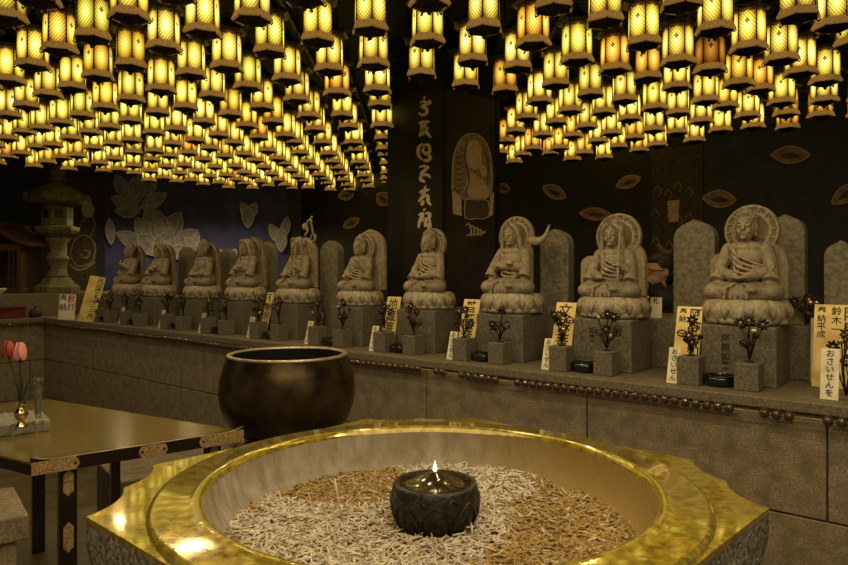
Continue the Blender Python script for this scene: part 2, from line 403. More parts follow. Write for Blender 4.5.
# ------------------------------------------------------------------ stone statues
def statue_body(kind, seed=0):
    m = MB(); rnd = random.Random(seed)
    A = lambda *a, **k: m.sphere(*a, **k)
    # crossed legs under the robe
    A((0,-.015,.040), (.135,.098,.044), 20, 12); A((0,.03,.055), (.105,.07,.055), 18, 12)
    for sx in (-1,1):
        A((sx*.118,-.045,.036), (.046,.056,.035), 14, 10)
        m.cap((sx*.118,-.06,.034), (-sx*.02,-.098,.028), .031, .024)
        m.cap((sx*.075,.01,.045), (sx*.118,-.05,.036), .045, .038)
    m.sphere((.045,-.108,.045), (.028,.014,.012), 10, 8)      # foot
    # torso and chest
    A((0,.02,.115), (.072,.052,.085), 18, 14); A((0,.012,.165), (.078,.050,.052), 18, 12)
    A((0,.012,.205), (.072,.040,.026), 16, 10)
    for sx in (-1,1): A((sx*.076,.015,.190), (.033,.033,.035), 12, 8)
    m.cap((0,.008,.205), (0,.0,.245), .024, .022)
    def arm(sx, el, ha, sleeve=True):
        m.cap((sx*.080,.012,.188), el, .030, .027); m.cap(el, ha, .026, .017)
        A(ha, (.017,.017,.014), 10, 8)
        for k in range(4):
            a = Vector(ha) + Vector((-.012+.008*k, -.010, .004*(-1)**k*0)); d = Vector((-sx*.012,-.012,.012 if kind in ('raise','prayer') else -.002))
            m.cap(a, a+d*(1+.15*(k in (1,2))), .0048, .0038, 6)
        if sleeve:
            m.tube([Vector(el)+Vector((0,-.004,-.01)), Vector(el)*.6+Vector((sx*.045,-.035,.005))], [.030,.036], 10)
            m.cap(el, (sx*.098,-.035,.05), .027, .030)
    eL, eR = (-.108,-.012,.115), (.108,-.012,.115)
    if kind == 'lap':      arm(-1,eL,(-.022,-.088,.092)); arm(1,eR,(.022,-.090,.092)); m.sphere((0,-.094,.088),(.030,.018,.010),10,8)
    elif kind == 'raise':  arm(-1,eL,(-.03,-.088,.092)); arm(1,(.105,-.02,.120),(.062,-.072,.188))
    elif kind == 'cross':  arm(-1,(-.105,-.022,.130),(.035,-.070,.150)); arm(1,(.105,-.022,.130),(-.035,-.074,.138))
    elif kind == 'prayer': arm(-1,(-.1,-.02,.125),(-.008,-.078,.170)); arm(1,(.1,-.02,.125),(.008,-.078,.170)); m.cap((0,-.082,.165),(0,-.086,.205),.011,.006)
    elif kind == 'staff':  arm(-1,eL,(-.03,-.088,.095)); arm(1,(.105,-.02,.118),(.066,-.078,.150)); m.cap((.066,-.092,.09),(.075,-.080,.30),.007,.007); m.sphere((.076,-.080,.305),(.014,.008,.02),8,6)
    # robe folds: ridges over chest, lap and knees
    for i in range(5):
        t = i/5
        m.tube(catmull([(-.070+.01*i,-.020,.215-.018*i),(-.03,-.043-.004*i,.178-.020*i),(.03,-.046-.003*i,.150-.016*i),(.078,-.020,.135-.010*i)],4), .0052, 6)
    for i in range(4):
        m.tube(catmull([(-.05+.006*i,-.03,.215-.01*i),(-.02,-.045,.16-.012*i),(.0,-.05,.125)],4), .004, 6)
    for sx in (-1,1):
        for i in range(5):
            m.tube(catmull([(sx*(.015+.012*i),-.105+.004*i,.070-.003*i),(sx*(.05+.016*i),-.112+.008*i,.050-.002*i),(sx*(.085+.016*i),-.092+.014*i,.026)],4), .0050, 6)
        for i in range(4):
            m.tube(catmull([(sx*(.090+.008*i),-.012,.165-.018*i),(sx*(.118+.002*i),-.030,.140-.020*i),(sx*.108,-.050,.115-.018*i)],4), .0042, 6)
    for i in range(5):
        m.tube(catmull([(-.05+.02*i,-.098,.06),(-.055+.022*i,-.113,.035),(-.058+.023*i,-.118,.008)],3), .0055, 6)
    # head: face, brows, nose, lips, ears, hair cap and bun
    hz = .285
    A((0,-.002,hz), (.041,.044,.052), 20, 14); A((0,-.010,hz-.022), (.034,.036,.034), 16, 10)
    m.sphere((0,-.040,hz-.042), (.014,.010,.009), 8, 6)
    m.tube([(0,-.043,hz+.012),(0,-.052,hz-.008),(0,-.055,hz-.014)], [.005,.007,.0085], 8); m.sphere((0,-.051,hz-.014),(.0095,.006,.005),8,6)
    for sx in (-1,1):
        m.tube(catmull([(sx*.004,-.0455,hz+.012),(sx*.016,-.0445,hz+.018),(sx*.030,-.036,hz+.011)],4), .0042, 6)
        m.sphere((sx*.016,-.0395,hz+.003), (.011,.0085,.0055), 10, 6)
        m.sphere((sx*.019,-.036,hz-.016), (.011,.008,.010), 8, 6)
        m.sphere((sx*.042,.002,hz-.006), (.006,.012,.024), 8, 8); m.sphere((sx*.041,.0,hz-.030), (.005,.007,.010), 6, 6)
    m.tube(catmull([(-.012,-.043,hz-.027),(0,-.0490,hz-.026),(.012,-.044,hz-.027)],4), .0042, 6)
    m.tube(catmull([(-.008,-.042,hz-.033),(0,-.046,hz-.034),(.008,-.042,hz-.033)],4), .0036, 6)
    if kind in ('lap','raise','prayer'):
        A((0,.012,hz+.022), (.0445,.044,.040), 18, 12); A((0,.006,hz+.062), (.020,.021,.018), 12, 8)
        for k in range(12):
            for j in range(4):
                a = 2*PI*(k+.5*(j%2))/12; e = .35+.28*j
                x = .044*math.cos(e)*math.cos(a); y = .006+.045*math.cos(e)*math.sin(a); z = hz+.022+.042*math.sin(e)
                if y > -.018 or z > hz+.042: m.sphere((x,y,z), .0065, 6, 5)
    else:                       # headscarf / hood falling to the shoulders
        A((0,.012,hz+.012), (.050,.046,.050), 18, 12)
        for sx in (-1,1):
            m.tube(catmull([(sx*.012,-.030,hz+.050),(sx*.040,-.026,hz+.030),(sx*.050,-.012,hz-.010),(sx*.056,-.006,hz-.05),(sx*.074,.0,.195)],4), .012, 8)
        m.cap((0,.03,hz),(0,.035,.19),.046,.055)
    def mods(o):
        r = o.modifiers.new('r','REMESH'); r.mode = 'VOXEL'; r.voxel_size = .0036; r.use_smooth_shade = True
        s = o.modifiers.new('s','SMOOTH'); s.factor = .5; s.iterations = 1
    me = bake(m, mods); me.materials.append(M['statue'])
    for p in me.polygons: p.use_smooth = True
    return me
def rounded(w, h, pts=14, point=.0, z0=0):
    """upright tablet outline: straight sides, rounded top, optional apex"""
    P = [(-w/2,z0),(w/2,z0)]
    r = w/2; zc = h-r*.85
    for i in range(pts+1):
        a = PI*i/pts
        P.append((r*math.cos(a), zc+r*.85*math.sin(a) + point*max(0,1-abs(math.cos(a))*4)))
    return P
def halo_disc(cz, r, y=.052):
    m = MB(); mt = Matrix.Translation((0,y,cz)) @ Matrix.Rotation(PI/2,4,'X')
    m.lathe([(.0001,.012),(r*.60,.012),(r*.64,.016),(r*.70,.016),(r*.74,.011),(r*.88,.012),(r*.92,.018),(r*.98,.017),(r,.008),(r,-.012),(r*.9,-.018),(.0001,-.02)], 48, mat=mt)
    for k in range(16):
        a = 2*PI*k/16
        m.tube([Matrix.Translation((0,y,cz)) @ Vector((r*.74*math.cos(a),-.013,r*.74*math.sin(a))), Matrix.Translation((0,y,cz)) @ Vector((r*.9*math.cos(a+.1),-.014,r*.9*math.sin(a+.1)))], .004, 5)
    return m
def halo_mand(w, h, y=.052, t=.028):
    m = MB(); m.prism(rounded(w,h,18,.008), y, y+t, smooth=False)
    P = [(x*.9, z*.96+.004) for x, z in rounded(w,h,18,.008)][1:]
    m.tube([(x, y, z) for x, z in P] + [(P[-1][0], y, .02)], .006, 6)
    P = [(x*.62, z*.62+.13) for x, z in rounded(w,h,18,0)][2:]
    m.tube([(x, y, z) for x, z in P], .005, 6)
    return m
def lotus_mesh():
    m = MB()
    def mod(n, a0, amt): return lambda a, z: 1 + amt*(abs(math.cos(n/2*(a+a0)))**.6 - .6)
    m.lathe([(.135,0),(.165,.008),(.186,.030),(.190,.055),(.180,.078),(.165,.090),(.150,.094)], 96, sx=1, sy=.82, mod=mod(12,0,.07))
    m.lathe([(.125,-.0),(.172,.004),(.183,.018),(.172,.032),(.15,.045)], 96, sx=1, sy=.82, mod=mod(12,PI/12,.09))
    for k in range(12):     # petal edges
        a = 2*PI*k/12
        for sg in (-1,1):
            pts = []
            for i in range(7):
                t = i/6; aa = a + sg*(PI/12)*(1-t**2.2)*.95; z = .010+.076*t
                r = .150+.046*math.sin(PI*min(1,t*.95+.12))**.7
                pts.append((r*math.cos(aa)*1.0, r*.82*math.sin(aa), z))
            m.tube(pts, .0035, 5)
    return m.mesh('lotus_base')
lotus_me = lotus_mesh(); lotus_me.materials.append(M['lotus'])
ST = [ # x in picture, pose, halo, label, scale
 (130,'prayer','mand','carved stone buddha farthest along the altar, beneath the painted lotus, seen nearly side on',.97),
 (160,'cross','mand','small hooded stone figure with arms crossed, second from the far end of the altar',.95),
 (203,'lap','mand','seated stone buddha before a pointed backing slab, in front of the blue panel',1.0),
 (246,'cross','mandw','stone buddha with folded arms inside a wide rounded slab halo, beside blue panel',1.0),
 (298,'staff','flame','hooded stone figure with an upright staff and knotted flame above its halo',.98),
 (360,'raise','tall','seated stone buddha against a tall body-length halo, just left of the black pillar',1.0),
 (429,'lap','disc','stone buddha with a plain round halo below the pillar calligraphy',.95),
 (512,'cross','horn','hooded stone figure whose round halo has a curling horn of ribbon at its right',1.03),
 (613,'staff','both','stone figure in a headscarf with large round halo and small arched niche stone beside it',1.06),
 (746,'lap','big','large curly-haired stone buddha with wide round halo, nearest on the right',1.06)]
bodies = {}
WST = .35
ped_me = MB().span(-.155,.155,-.135,.115,0,.26).mesh('pedestal_block'); ped_me.materials.append(M['dark_stone'])
S_ST = []
for i, (x, pose, halo, lab, sc) in enumerate(ST):
    s = s_at(x, WST); S_ST.append(s)
    ordn = ['farthest','second from the far end','third from the far end','fourth from the far end','fifth from the far end','sixth, left of the pillar,','below the pillar calligraphy','in front of the monk painting','fourth bay, under the headscarf figure','nearest'][i]
    pd = thing('statue_pedestal', ['square stone pedestal under the farthest buddha','square stone pedestal under the small crossed-arm figure','square stone pedestal under the third buddha from the far end','square stone pedestal under the wide-haloed folded-arm buddha','square stone pedestal under the figure holding a staff and flame halo','square stone pedestal under the tall-haloed buddha left of the pillar','square stone pedestal under the buddha below the calligraphy','square stone pedestal under the figure with horned halo','square stone pedestal under the headscarf figure','large square stone pedestal with painted characters under the nearest buddha'][i], 'pedestal', wp(s,WST,ZS), ANG, 'square pedestals under the statues')
    o = bpy.data.objects.new('block', ped_me); C.objects.link(o); o.parent = pd
    b = o.modifiers.new('b','BEVEL'); b.width = .006; b.segments = 2
    if i >= 7:
        tm = text_mesh('如\n来' if i < 9 else '阿\n閦\n如\n来', .04, 1.0); tm.materials.append(M['ink'])
        o = bpy.data.objects.new('inscription', tm); C.objects.link(o); o.parent = pd; o.location = (-.05,-.137,.22); o.rotation_euler = (PI/2,0,0)
    t = thing('stone_buddha_statue', lab, 'statue', wp(s,WST,ZT), ANG, 'stone buddhas along the altar')
    t.scale = (sc*.92*(1.13,1.13,1.08,1.08,1.09,1.0,1.06,1.05,1.0,1.02)[i],)*2+(sc*.92*(1.13,1.13,1.08,1.08,1.09,1.02,1.12,1.08,1.0,1.04)[i],); t.location.z = ZS+.26
    o = bpy.data.objects.new('lotus_base', lotus_me); C.objects.link(o); o.parent = t; o.scale = (1,1,1.2)
    key = pose
    if key not in bodies: bodies[key] = statue_body(pose)
    o = bpy.data.objects.new('figure', bodies[key]); C.objects.link(o); o.parent = t; o.location = (0,0,.102); o.scale = (1.04,1.08,1.17)
    if i in (1,): o.rotation_euler = (0,0,.15)
    z0 = .118
    if halo == 'mand': obj('halo_slab', halo_mand(.27,.37), M['statue'], t, (0,.01,z0))
    elif halo == 'mandw': obj('halo_slab', halo_mand(.31,.40), M['statue'], t, (0,.01,z0))
    elif halo == 'tall': obj('halo_slab', halo_mand(.30,.44), M['statue'], t, (.02,.03,z0)); obj('halo_disc', halo_disc(.31,.105,.05), M['statue'], t, (0,.0,z0))
    elif halo == 'flame':
        obj('halo_slab', halo_mand(.26,.38), M['statue'], t, (0,.01,z0))
        m = MB(); m.sphere((.0,.07,.47),(.032,.02,.028)); m.tube(catmull([(0,.07,.40),(.03,.07,.44),(.02,.07,.49),(.06,.07,.52),(.08,.07,.50)],5),.010,8); m.tube(catmull([(.05,.07,.36),(.09,.07,.42),(.07,.07,.50),(.08,.07,.55)],5),.008,8)
        m.tube(catmull([(.07,.07,.33),(.12,.07,.37),(.11,.07,.41)],5),.012,8)
        obj('flame_carving', m, M['statue'], t, (0,0,z0))
    elif halo == 'disc': obj('halo_disc', halo_disc(.30,.105), M['statue'], t, (0,.0,z0))
    elif halo == 'horn':
        obj('halo_disc', halo_disc(.31,.115), M['statue'], t, (0,0,z0))
        obj('back_slab', MB().prism(rounded(.20,.32), .04,.07), M['statue'], t, (0,0,z0))
        m = MB(); m.tube(catmull([(.09,.05,.29),(.14,.05,.28),(.19,.05,.31),(.215,.05,.37)],6), [.030*(1-k/19)**.8+.001 for k in range(19)], 8)
        obj('ribbon_horn', m, M['statue'], t, (0,0,z0))
    elif halo == 'both':
        obj('halo_disc', halo_disc(.31,.125), M['statue'], t, (.01,.0,z0)); obj('back_slab', MB().prism(rounded(.27,.30), .04,.075), M['statue'], t, (.02,0,z0))
        m = MB(); m.prism(rounded(.12,.21), .0,.04)
        P = rounded(.066,.13,12); m.tube([(a,-.001,b+.03) for a, b in P]+[(P[0][0],-.001,P[0][1]+.03)], .006, 6); m.sphere((0,0,.07),(.018,.01,.028)); m.sphere((0,0,.105),.012)
        obj('niche_stone', m, M['statue'], t, (-.125,-.0,z0))
    elif halo == 'big':
        obj('halo_disc', halo_disc(.30,.118), M['statue'], t, (.012,.0,z0)); obj('back_slab', MB().prism(rounded(.30,.27), .04,.075), M['statue'], t, (.015,0,z0))
        obj('niche_stone', MB().prism(rounded(.10,.20), .03,.065), M['statue'], t, (-.115,0,z0))

# ------------------------------------------------------------------ standing stone tablets behind the statues
def tablet(x, w, wid, top_px, lab, scratch=True, zbase=ZT, txt=None):
    s = s_at(x, w); p = wp(s, w, zbase); h = EYE-(top_px-HY)/F*p.y - zbase
    t = thing('stone_tablet', lab, 'stone tablet', p, ANG, 'stone tablets behind the statues')
    m = MB().prism(rounded(wid, h, 16, .012), -.035, .035)
    obj('slab', m, M['stele'], t, bevel=.008)
    if txt:
        tm = text_mesh(txt, wid*.5, 1.0); tm.materials.append(M['dark_stone'])
        o = bpy.data.objects.new('inscription', tm); C.objects.link(o); o.parent = t; o.location = (0,-.0365,h*.82); o.rotation_euler = (PI/2,0,0)
    return t
WT = .64
tablet(557, WT, .185, 231, 'grey rounded stone tablet with faint carved characters beside the horned-halo figure', txt='南\n無\n大\n師')
tablet(696, WT, .205, 222, 'broad rounded stone tablet with plain rough face hiding the visitor')
tablet(786, WT+.03, .17, 217, 'tall stone tablet directly behind the nearest large buddha')
tablet(842, WT, .13, 243, 'small pointed stone tablet at the right edge beside the gold plaque')
tablet(332, WT-.02, .20, 242, 'rounded stone tablet between the flame-haloed figure and the tall-haloed buddha')
tablet(268, WT-.03, .18, 243, 'narrow stone tablet right of the folded-arm buddha at the blue panel edge')
tablet(187, WT-.03, .20, 248, 'stone tablet left of the third buddha under the painted lotus')
tablet(228, WT-.03, .17, 250, 'stone tablet mostly hidden between third and fourth buddhas')

# ------------------------------------------------------------------ ornaments in front of the statues
def holder(s, w, h, lab, wd=.095):
    t = thing('stone_flower_holder', lab, 'stone block', wp(s,w,ZS), ANG, 'small square stone flower holders')
    obj('block', MB().span(-wd/2,wd/2,-wd/2,wd/2,0,h), M['dark_stone'], t, bevel=.004)
    obj('socket', MB().lathe([(.018,0),(.020,.006),(.014,.006),(.014,.001)],16,(0,0,h)), M['orn'], t)
def ornament(s, w, z, h, lab, seed, gold=.3):
    rnd = random.Random(seed); U = rnd.uniform
    t = thing('metal_lotus_spray', lab, 'ornament', wp(s,w,z), ANG, 'dark metal lotus sprays before the statues')
    tops = []
    st = MB()
    for k in range(8):
        tx, tz, ty = U(-.055,.055), h*U(.35,1), U(-.025,.02)
        if k == 0: tx, tz = 0, h
        st.tube(catmull([(0,0,.003),(tx*.3+U(-.01,.01),ty*.3,tz*.45),(tx*.8,ty,tz*.8),(tx,ty,tz)],4), .0028, 5); tops.append((tx,ty,tz))
    obj('stem', st, M['orn'], t)
    for k, p in enumerate(tops):
        m = MB(); mt = Matrix.Translation(p) @ Euler((PI/2+U(-.5,.3),U(-.3,.3),0)).to_matrix().to_4x4()
        if k % 3 == 0:       # blossom of eight petals around a pale centre
            for j in range(8):
                a = 2*PI*j/8; c = Vector((.016*math.cos(a),.016*math.sin(a),0)); b = MB().sphere((0,0,0),(.012,.0065,.004),8,6)
                m.add(b.v,b.f,True,mt @ Matrix.Translation(c) @ Matrix.Rotation(a,4,'Z'))
            bo = obj('blossom', m, M['orn'], t)
            cm = MB(); cm.sphere(p,(.008,.008,.008),8,6); obj('blossom_centre', cm, M['orn_gold'], bo)
        elif k % 3 == 1:     # ring-edged leaf
            pts = [mt @ Vector((.018*math.cos(a)*1.2,.014*math.sin(a),0)) for a in [2*PI*j/12 for j in range(13)]]
            m.tube(pts,.0035,5,False); m.tube([pts[0],pts[6]],.0025,4); obj('curled_leaf', m, M['orn'], t)
        else:
            m.lathe([(.002,-.012),(.006,-.006),(.013,.006),(.011,.010),(.002,.011)],12,mat=mt); obj('seed_pod', m, M['orn_gold'] if U(0,1)<gold+.2 else M['orn'], t)
def plaque(s, w, wd, h, lab, cols, lean=.26, z=ZS, yaw=0, grp='gold paper plaques on the altar', mat='plaque', name='gold_plaque', tilt=0, size=None):
    t = thing(name, lab, 'plaque' if name == 'gold_plaque' else 'paper tag', wp(s,w,z), ANG+yaw, grp)
    t.rotation_euler = (-lean, tilt, ANG+yaw)
    obj('board', MB().span(-wd/2,wd/2,-.003,.003,0.001,h), M[mat], t)
    n = len(cols); 
    for k, (tx, rel, ink) in enumerate(cols):
        ln = tx.count('\n')+1; sz = min(wd/n*rel, h*.92/ln)
        tm = text_mesh(tx, sz, 1.0); tm.materials.append(M[ink])
        o = bpy.data.objects.new('writing', tm); C.objects.link(o); o.parent = t
        o.location = (wd*((k+.5)/n-.5), -.0045, h*.97); o.rotation_euler = (PI/2,0,0)
    return t
def bowl(s, w, lab):
    t = thing('black_offering_bowl', lab, 'bowl', wp(s,w,ZS), ANG, 'round black bowls on the altar')
    obj('body', MB().lathe([(.035,0),(.045,.004),(.060,.022),(.064,.045),(.060,.045),(.052,.020),(.01,.012)],32,caps=True), M['bowl_black'], t)
    obj('rim', MB().lathe([(.0595,.044),(.066,.044),(.066,.050),(.0595,.050),(.0595,.044)],32,caps=False), M['bowl_black'], t)
where = ['the farthest buddha','the small crossed-arm figure','the third buddha from the far end','the wide-haloed folded-arm buddha','the flame-haloed figure','the tall-haloed buddha','the buddha below the calligraphy','the horn-haloed figure','the headscarf figure','the nearest large buddha']
gold_txt = {9:[('奉\n納',.6,'ink'),('阿\n弥\n陀\n如\n来',1.0,'ink')],8:[('文\n殊\n菩\n薩',1.0,'ink')],7:[('普\n賢\n菩\n薩',1.0,'ink')],6:[('地\n蔵\n菩\n薩',1.0,'ink')],4:[('不\n動\n明\n王',.9,'ink')]}
for i, s in enumerate(S_ST):
    holder(s+.07,.12,.115,'square stone flower holder in front of '+where[i])
    holder(s-.165,.11,.125,'square stone flower holder to the lower left of '+where[i])
    ornament(s+.07,.12,ZS+.121,.17,'dark metal lotus spray rising in front of '+where[i],100+i, .5)
    ornament(s-.165,.11,ZS+.131,.15,'dark metal lotus spray to the lower left of '+where[i],200+i, .3)
    bowl(s-.05,.135,'round black offering bowl before the pedestal of '+where[i])
    if i in gold_txt:
        plaque(s-.222,.185,.115 if i>5 else .08,.345,'gold plaque with black characters leaning beside '+where[i],gold_txt[i],tilt=.0)
    if i >= 4 or i in (0,1,2,3):
        hh = .16
        plaque(s-.235,.075,.052,hh,'small white written tag leaning at lower left of '+where[i],[('お\nさ\nい\nせ\nん',1.0,'ink')],lean=.25,grp='small white tags along the altar',mat='tagpaper',name='white_tag')
# large plaque and tag at right edge
p = on_plane(829,388,(0,0,ZS),Vector((0,0,1))); q = p-CO
plaque(q.dot(E)+.02,q.dot(N),.17,.36,'large gold plaque with three columns of characters at the right edge',[('奉\n納\n平\n成',.62,'ink'),('鈴\n木\n一',.7,'ink'),('阿\n閦\n如\n来',1.15,'ink')],lean=.2)
p = on_plane(829,400,(0,0,ZS),Vector((0,0,1))); q = p-CO
plaque(q.dot(E),q.dot(N),.062,.20,'white hiragana tag leaning on the large gold plaque at the right edge',[('お\nさ\nい\nせ\nん\nを',1.0,'ink')],lean=.2,grp='small white tags along the altar',mat='tagpaper',name='white_tag')
s11 = s_at(846,.2)
ornament(s11,.2,ZS+.001,.25,'dark metal lotus spray in front of the large gold plaque at right edge',333)
ornament(s_at(808,.60),.60,ZT,.12,'dark beaded metal spray on the rear tier behind the nearest buddha',334,1)
plaque(s_at(822,.50),.50,.09,.29,'pale paper card standing behind the large gold plaque',[('一\n心',.6,'ink')],lean=.05,mat='tagpaper',name='paper_card',grp='pale cards at the back')
plaque(s_at(656,.60),.60,.06,.11,'cream paper card on the rear tier before the visitor',[('札',.6,'ink')],lean=.05,z=ZT,mat='tagpaper',name='paper_card',grp='pale cards at the back')
ornament(s_at(648,.62),.62,ZT,.17,'dark metal spray on the rear tier beside the cream card',335,.6)

# left corner of the altar: signs, lantern, shrine, boxes
p = on_plane(79,322,(0,0,ZS),Vector((0,0,1))); q = p-CO
plaque(q.dot(E)+.02,q.dot(N)+.05,.17,.46,'tall yellow sign with black characters leaning at the altar corner',[('',1,'ink'),('西\n国\n三\n十\n三\n所',1.0,'ink')],lean=.22,yaw=.55,tilt=.16)
p = on_plane(60,320,(0,0,ZS),Vector((0,0,1))); q = p-CO
plaque(q.dot(E),q.dot(N)+.06,.19,.26,'cream double sign with red and black characters at the altar corner',[('奉\n納',.9,'ink'),('献\n灯',.9,'redink')],lean=.1,yaw=.5,mat='tagpaper',name='paper_sign',grp='signs at the corner')
# stone lantern
p = on_plane(52,293,(0,0,ZT),Vector((0,0,1))); p = wp(-.52,.33,ZT)
sl = thing('stone_lantern', 'weathered carved stone lantern with wide roof standing at the altar corner', 'stone lantern', p, ANG+.25)
def hexl(prof, c=(0,0,0), seg=6, **k): return MB().lathe(prof, seg, c, smooth=False, **k)
obj('base', hexl([(.24,0),(.24,.07),(.19,.10),(.15,.16),(.12,.18)]), M['lanternstone'], sl, bevel=.01)
sh = MB().lathe([(.115,.18),(.12,.20),(.10,.22),(.10,.36),(.125,.385),(.125,.41),(.10,.43),(.10,.58),(.13,.61),(.115,.64)],24)
so = obj('shaft', sh, M['lanternstone'], sl)
obj('shaft_opening', MB().sphere((.0,-.092,.50),(.03,.02,.035)).sphere((.0,-.092,.29),(.03,.02,.035)), M['iron'], so)
obj('platform', hexl([(.12,.64),(.21,.69),(.235,.72),(.235,.76),(.17,.78)]), M['lanternstone'], sl, bevel=.01)
fb = obj('fire_box', hexl([(.165,.78),(.165,1.02)]), M['lanternstone'], sl, bevel=.008)
m = MB()
for k in range(6):
    a = PI/6+PI/3*k; mt = Matrix.Rotation(a,4,'Z') @ Matrix.Translation((.1415,0,.91)); obj('fire_box_window', MB().box((0,0,0),(.006,.085,.10),mt), M['iron'], fb)
rf = MB().lathe([(.16,1.02),(.27,1.03),(.30,1.06),(.30,1.12),(.25,1.18),(.15,1.24),(.08,1.28),(.05,1.29)],36,smooth=True,mod=lambda a,z:1+(.10*abs(math.cos(3*a))**4 if z<1.12 else 0))
for k in range(6):
    a = PI/3*k; rf.sphere((.30*math.cos(a),.30*math.sin(a),1.10),(.06,.06,.06))
obj('roof', rf, M['lanternstone'], sl)
obj('finial', MB().lathe([(.05,1.285),(.09,1.31),(.095,1.33),(.05,1.35),(.08,1.38),(.085,1.43),(.05,1.47),(.008,1.50)],20), M['lanternstone'], sl)
# small wooden shrine
ps = wp(-.80,-.05,ZT)
sr = thing('wooden_shrine', 'small dark wooden shrine with curved gable roof left of the stone lantern', 'shrine', ps, ANG+.55); sr.scale = (1.15,1.15,1.2)
obj('base', MB().span(-.24,.24,-.17,.17,0,.05), M['oldwood'], sr, bevel=.005)
m = MB().span(-.21,.21,.13,.15,.05,.44)
for x_ in (-.2,.2,): m.span(x_-.015,x_+.015,-.15,.15,.05,.44)
m.span(-.21,.21,-.16,-.13,.40,.46)
obj('body', m, M['oldwood'], sr)
for x_ in (-.14,.14):
    d_ = MB(); 
    for j in range(5): d_.span(x_-.05,x_+.05,-.152,-.145,.08+.06*j,.09+.06*j)
    for j in range(3): d_.span(x_-.05+.045*j,x_-.04+.045*j,-.155,-.148,.06,.40)
    obj('lattice_door', d_, M['oldwood'], sr)
P = [(-.34,.44),(-.24,.47),(-.10,.53),(0,.585),(.10,.53),(.24,.47),(.34,.44),(.34,.47),(.24,.50),(.11,.57),(0,.63),(-.11,.57),(-.24,.50),(-.34,.47)]
obj('roof', MB().prism(P,-.22,.2), M['oldwood'], sr)
obj('ridge', MB().prism([(-.035,.62),(.035,.62),(.05,.65),(0,.665),(-.05,.65)],-.24,.2), M['oldwood'], sr)
pb = wp(-.36,-.34,ZT)
t = thing('pale_bowl','small pale ceramic bowl on the tier before the wooden shrine','bowl',pb); obj('body',MB().lathe([(.04,0),(.05,.01),(.085,.05),(.09,.065),(.083,.065),(.04,.02)],24),M['whitebowl'],t)
t = thing('red_lacquer_box','low dark red wooden box on the left altar ledge','box',wp(-.13,-.36,ZS),ANG+PI/2)
obj('body',MB().span(-.19,.19,-.07,.07,0,.105),M['redbox'],t,bevel=.004); obj('lid',MB().span(-.2,.2,-.08,.08,.105,.125),M['redbox'],t,bevel=.004)
t = thing('black_round_bell','small black rounded bell beside the red box at the corner','bell',wp(-.10,-.06,ZS),ANG)
obj('body',MB().lathe([(.05,0),(.06,.01),(.062,.05),(.045,.085),(.01,.095)],24),M['iron'],t); obj('crown',MB().tube([(-.015,0,.09),(-.012,0,.115),(.012,0,.115),(.015,0,.09)],.005),M['iron'],t)

# ------------------------------------------------------------------ black pillar with calligraphy and painting
P0 = Vector((.127,4.6,0)); D1 = Vector((.788,.616,0)); D2 = Vector((-.616,.788,0)); AP = math.atan2(D1.y,D1.x)
pil = thing('square_pillar','black square pillar with calligraphy board and monk painting behind the statues','pillar',P0,AP)
obj('core', MB().span(0,.525,0,.66,0,ZC), M['pillar'], pil)
# frames
m = MB().span(-.012,.03,-.014,.66,0,ZC).span(.49,.53,-.014,.03,0,ZC)
obj('corner_post', MB().span(-.014,.022,-.014,.022,0,2.9), M['pillar'], pil)
obj('corner_post', MB().span(.50,.535,-.014,.02,0,2.9), M['pillar'], pil)
n1 = Vector((-D2.x,-D2.y,0)); n2 = Vector((-D1.x,-D1.y,0))
obj('painting_board', MB().span(.026,.497,-.008,.0,.9,2.80), M['mural_panel'], pil)
obj('calligraphy_board', MB().span(-.008,0,.03,.42,.9,2.80), M['pillar_panel'], pil)
mi = Matrix.Rotation(-AP,4,'Z') @ Matrix.Translation(-P0)
def flat_poly(pts, plane_p, nrm, off, inv):
    vs = [inv @ (on_plane(x,y,plane_p,nrm) + nrm*off) for x,y in pts]
    return vs
def ribbon(mb, pts, wd, plane_p, nrm, off, inv, taper=True, n=5):
    pts2 = [(p.x,p.y) for p in catmull([(a,b,0) for a,b in pts], n)]
    L = len(pts2); vs = []
    for i,(x,y) in enumerate(pts2):
        x0,y0 = pts2[max(i-1,0)]; x1,y1 = pts2[min(i+1,L-1)]
        dx,dy = x1-x0,y1-y0; d = math.hypot(dx,dy) or 1
        w_ = wd*.5*((.45+.75*math.sin(PI*(i+.5)/L)) if taper else 1)
        for sg in (-1,1): vs.append(inv @ (on_plane(x-dy/d*w_*sg, y+dx/d*w_*sg, plane_p, nrm)+nrm*off))
    mb.add(vs, [(2*i,2*i+1,2*i+3,2*i+2) for i in range(L-1)])
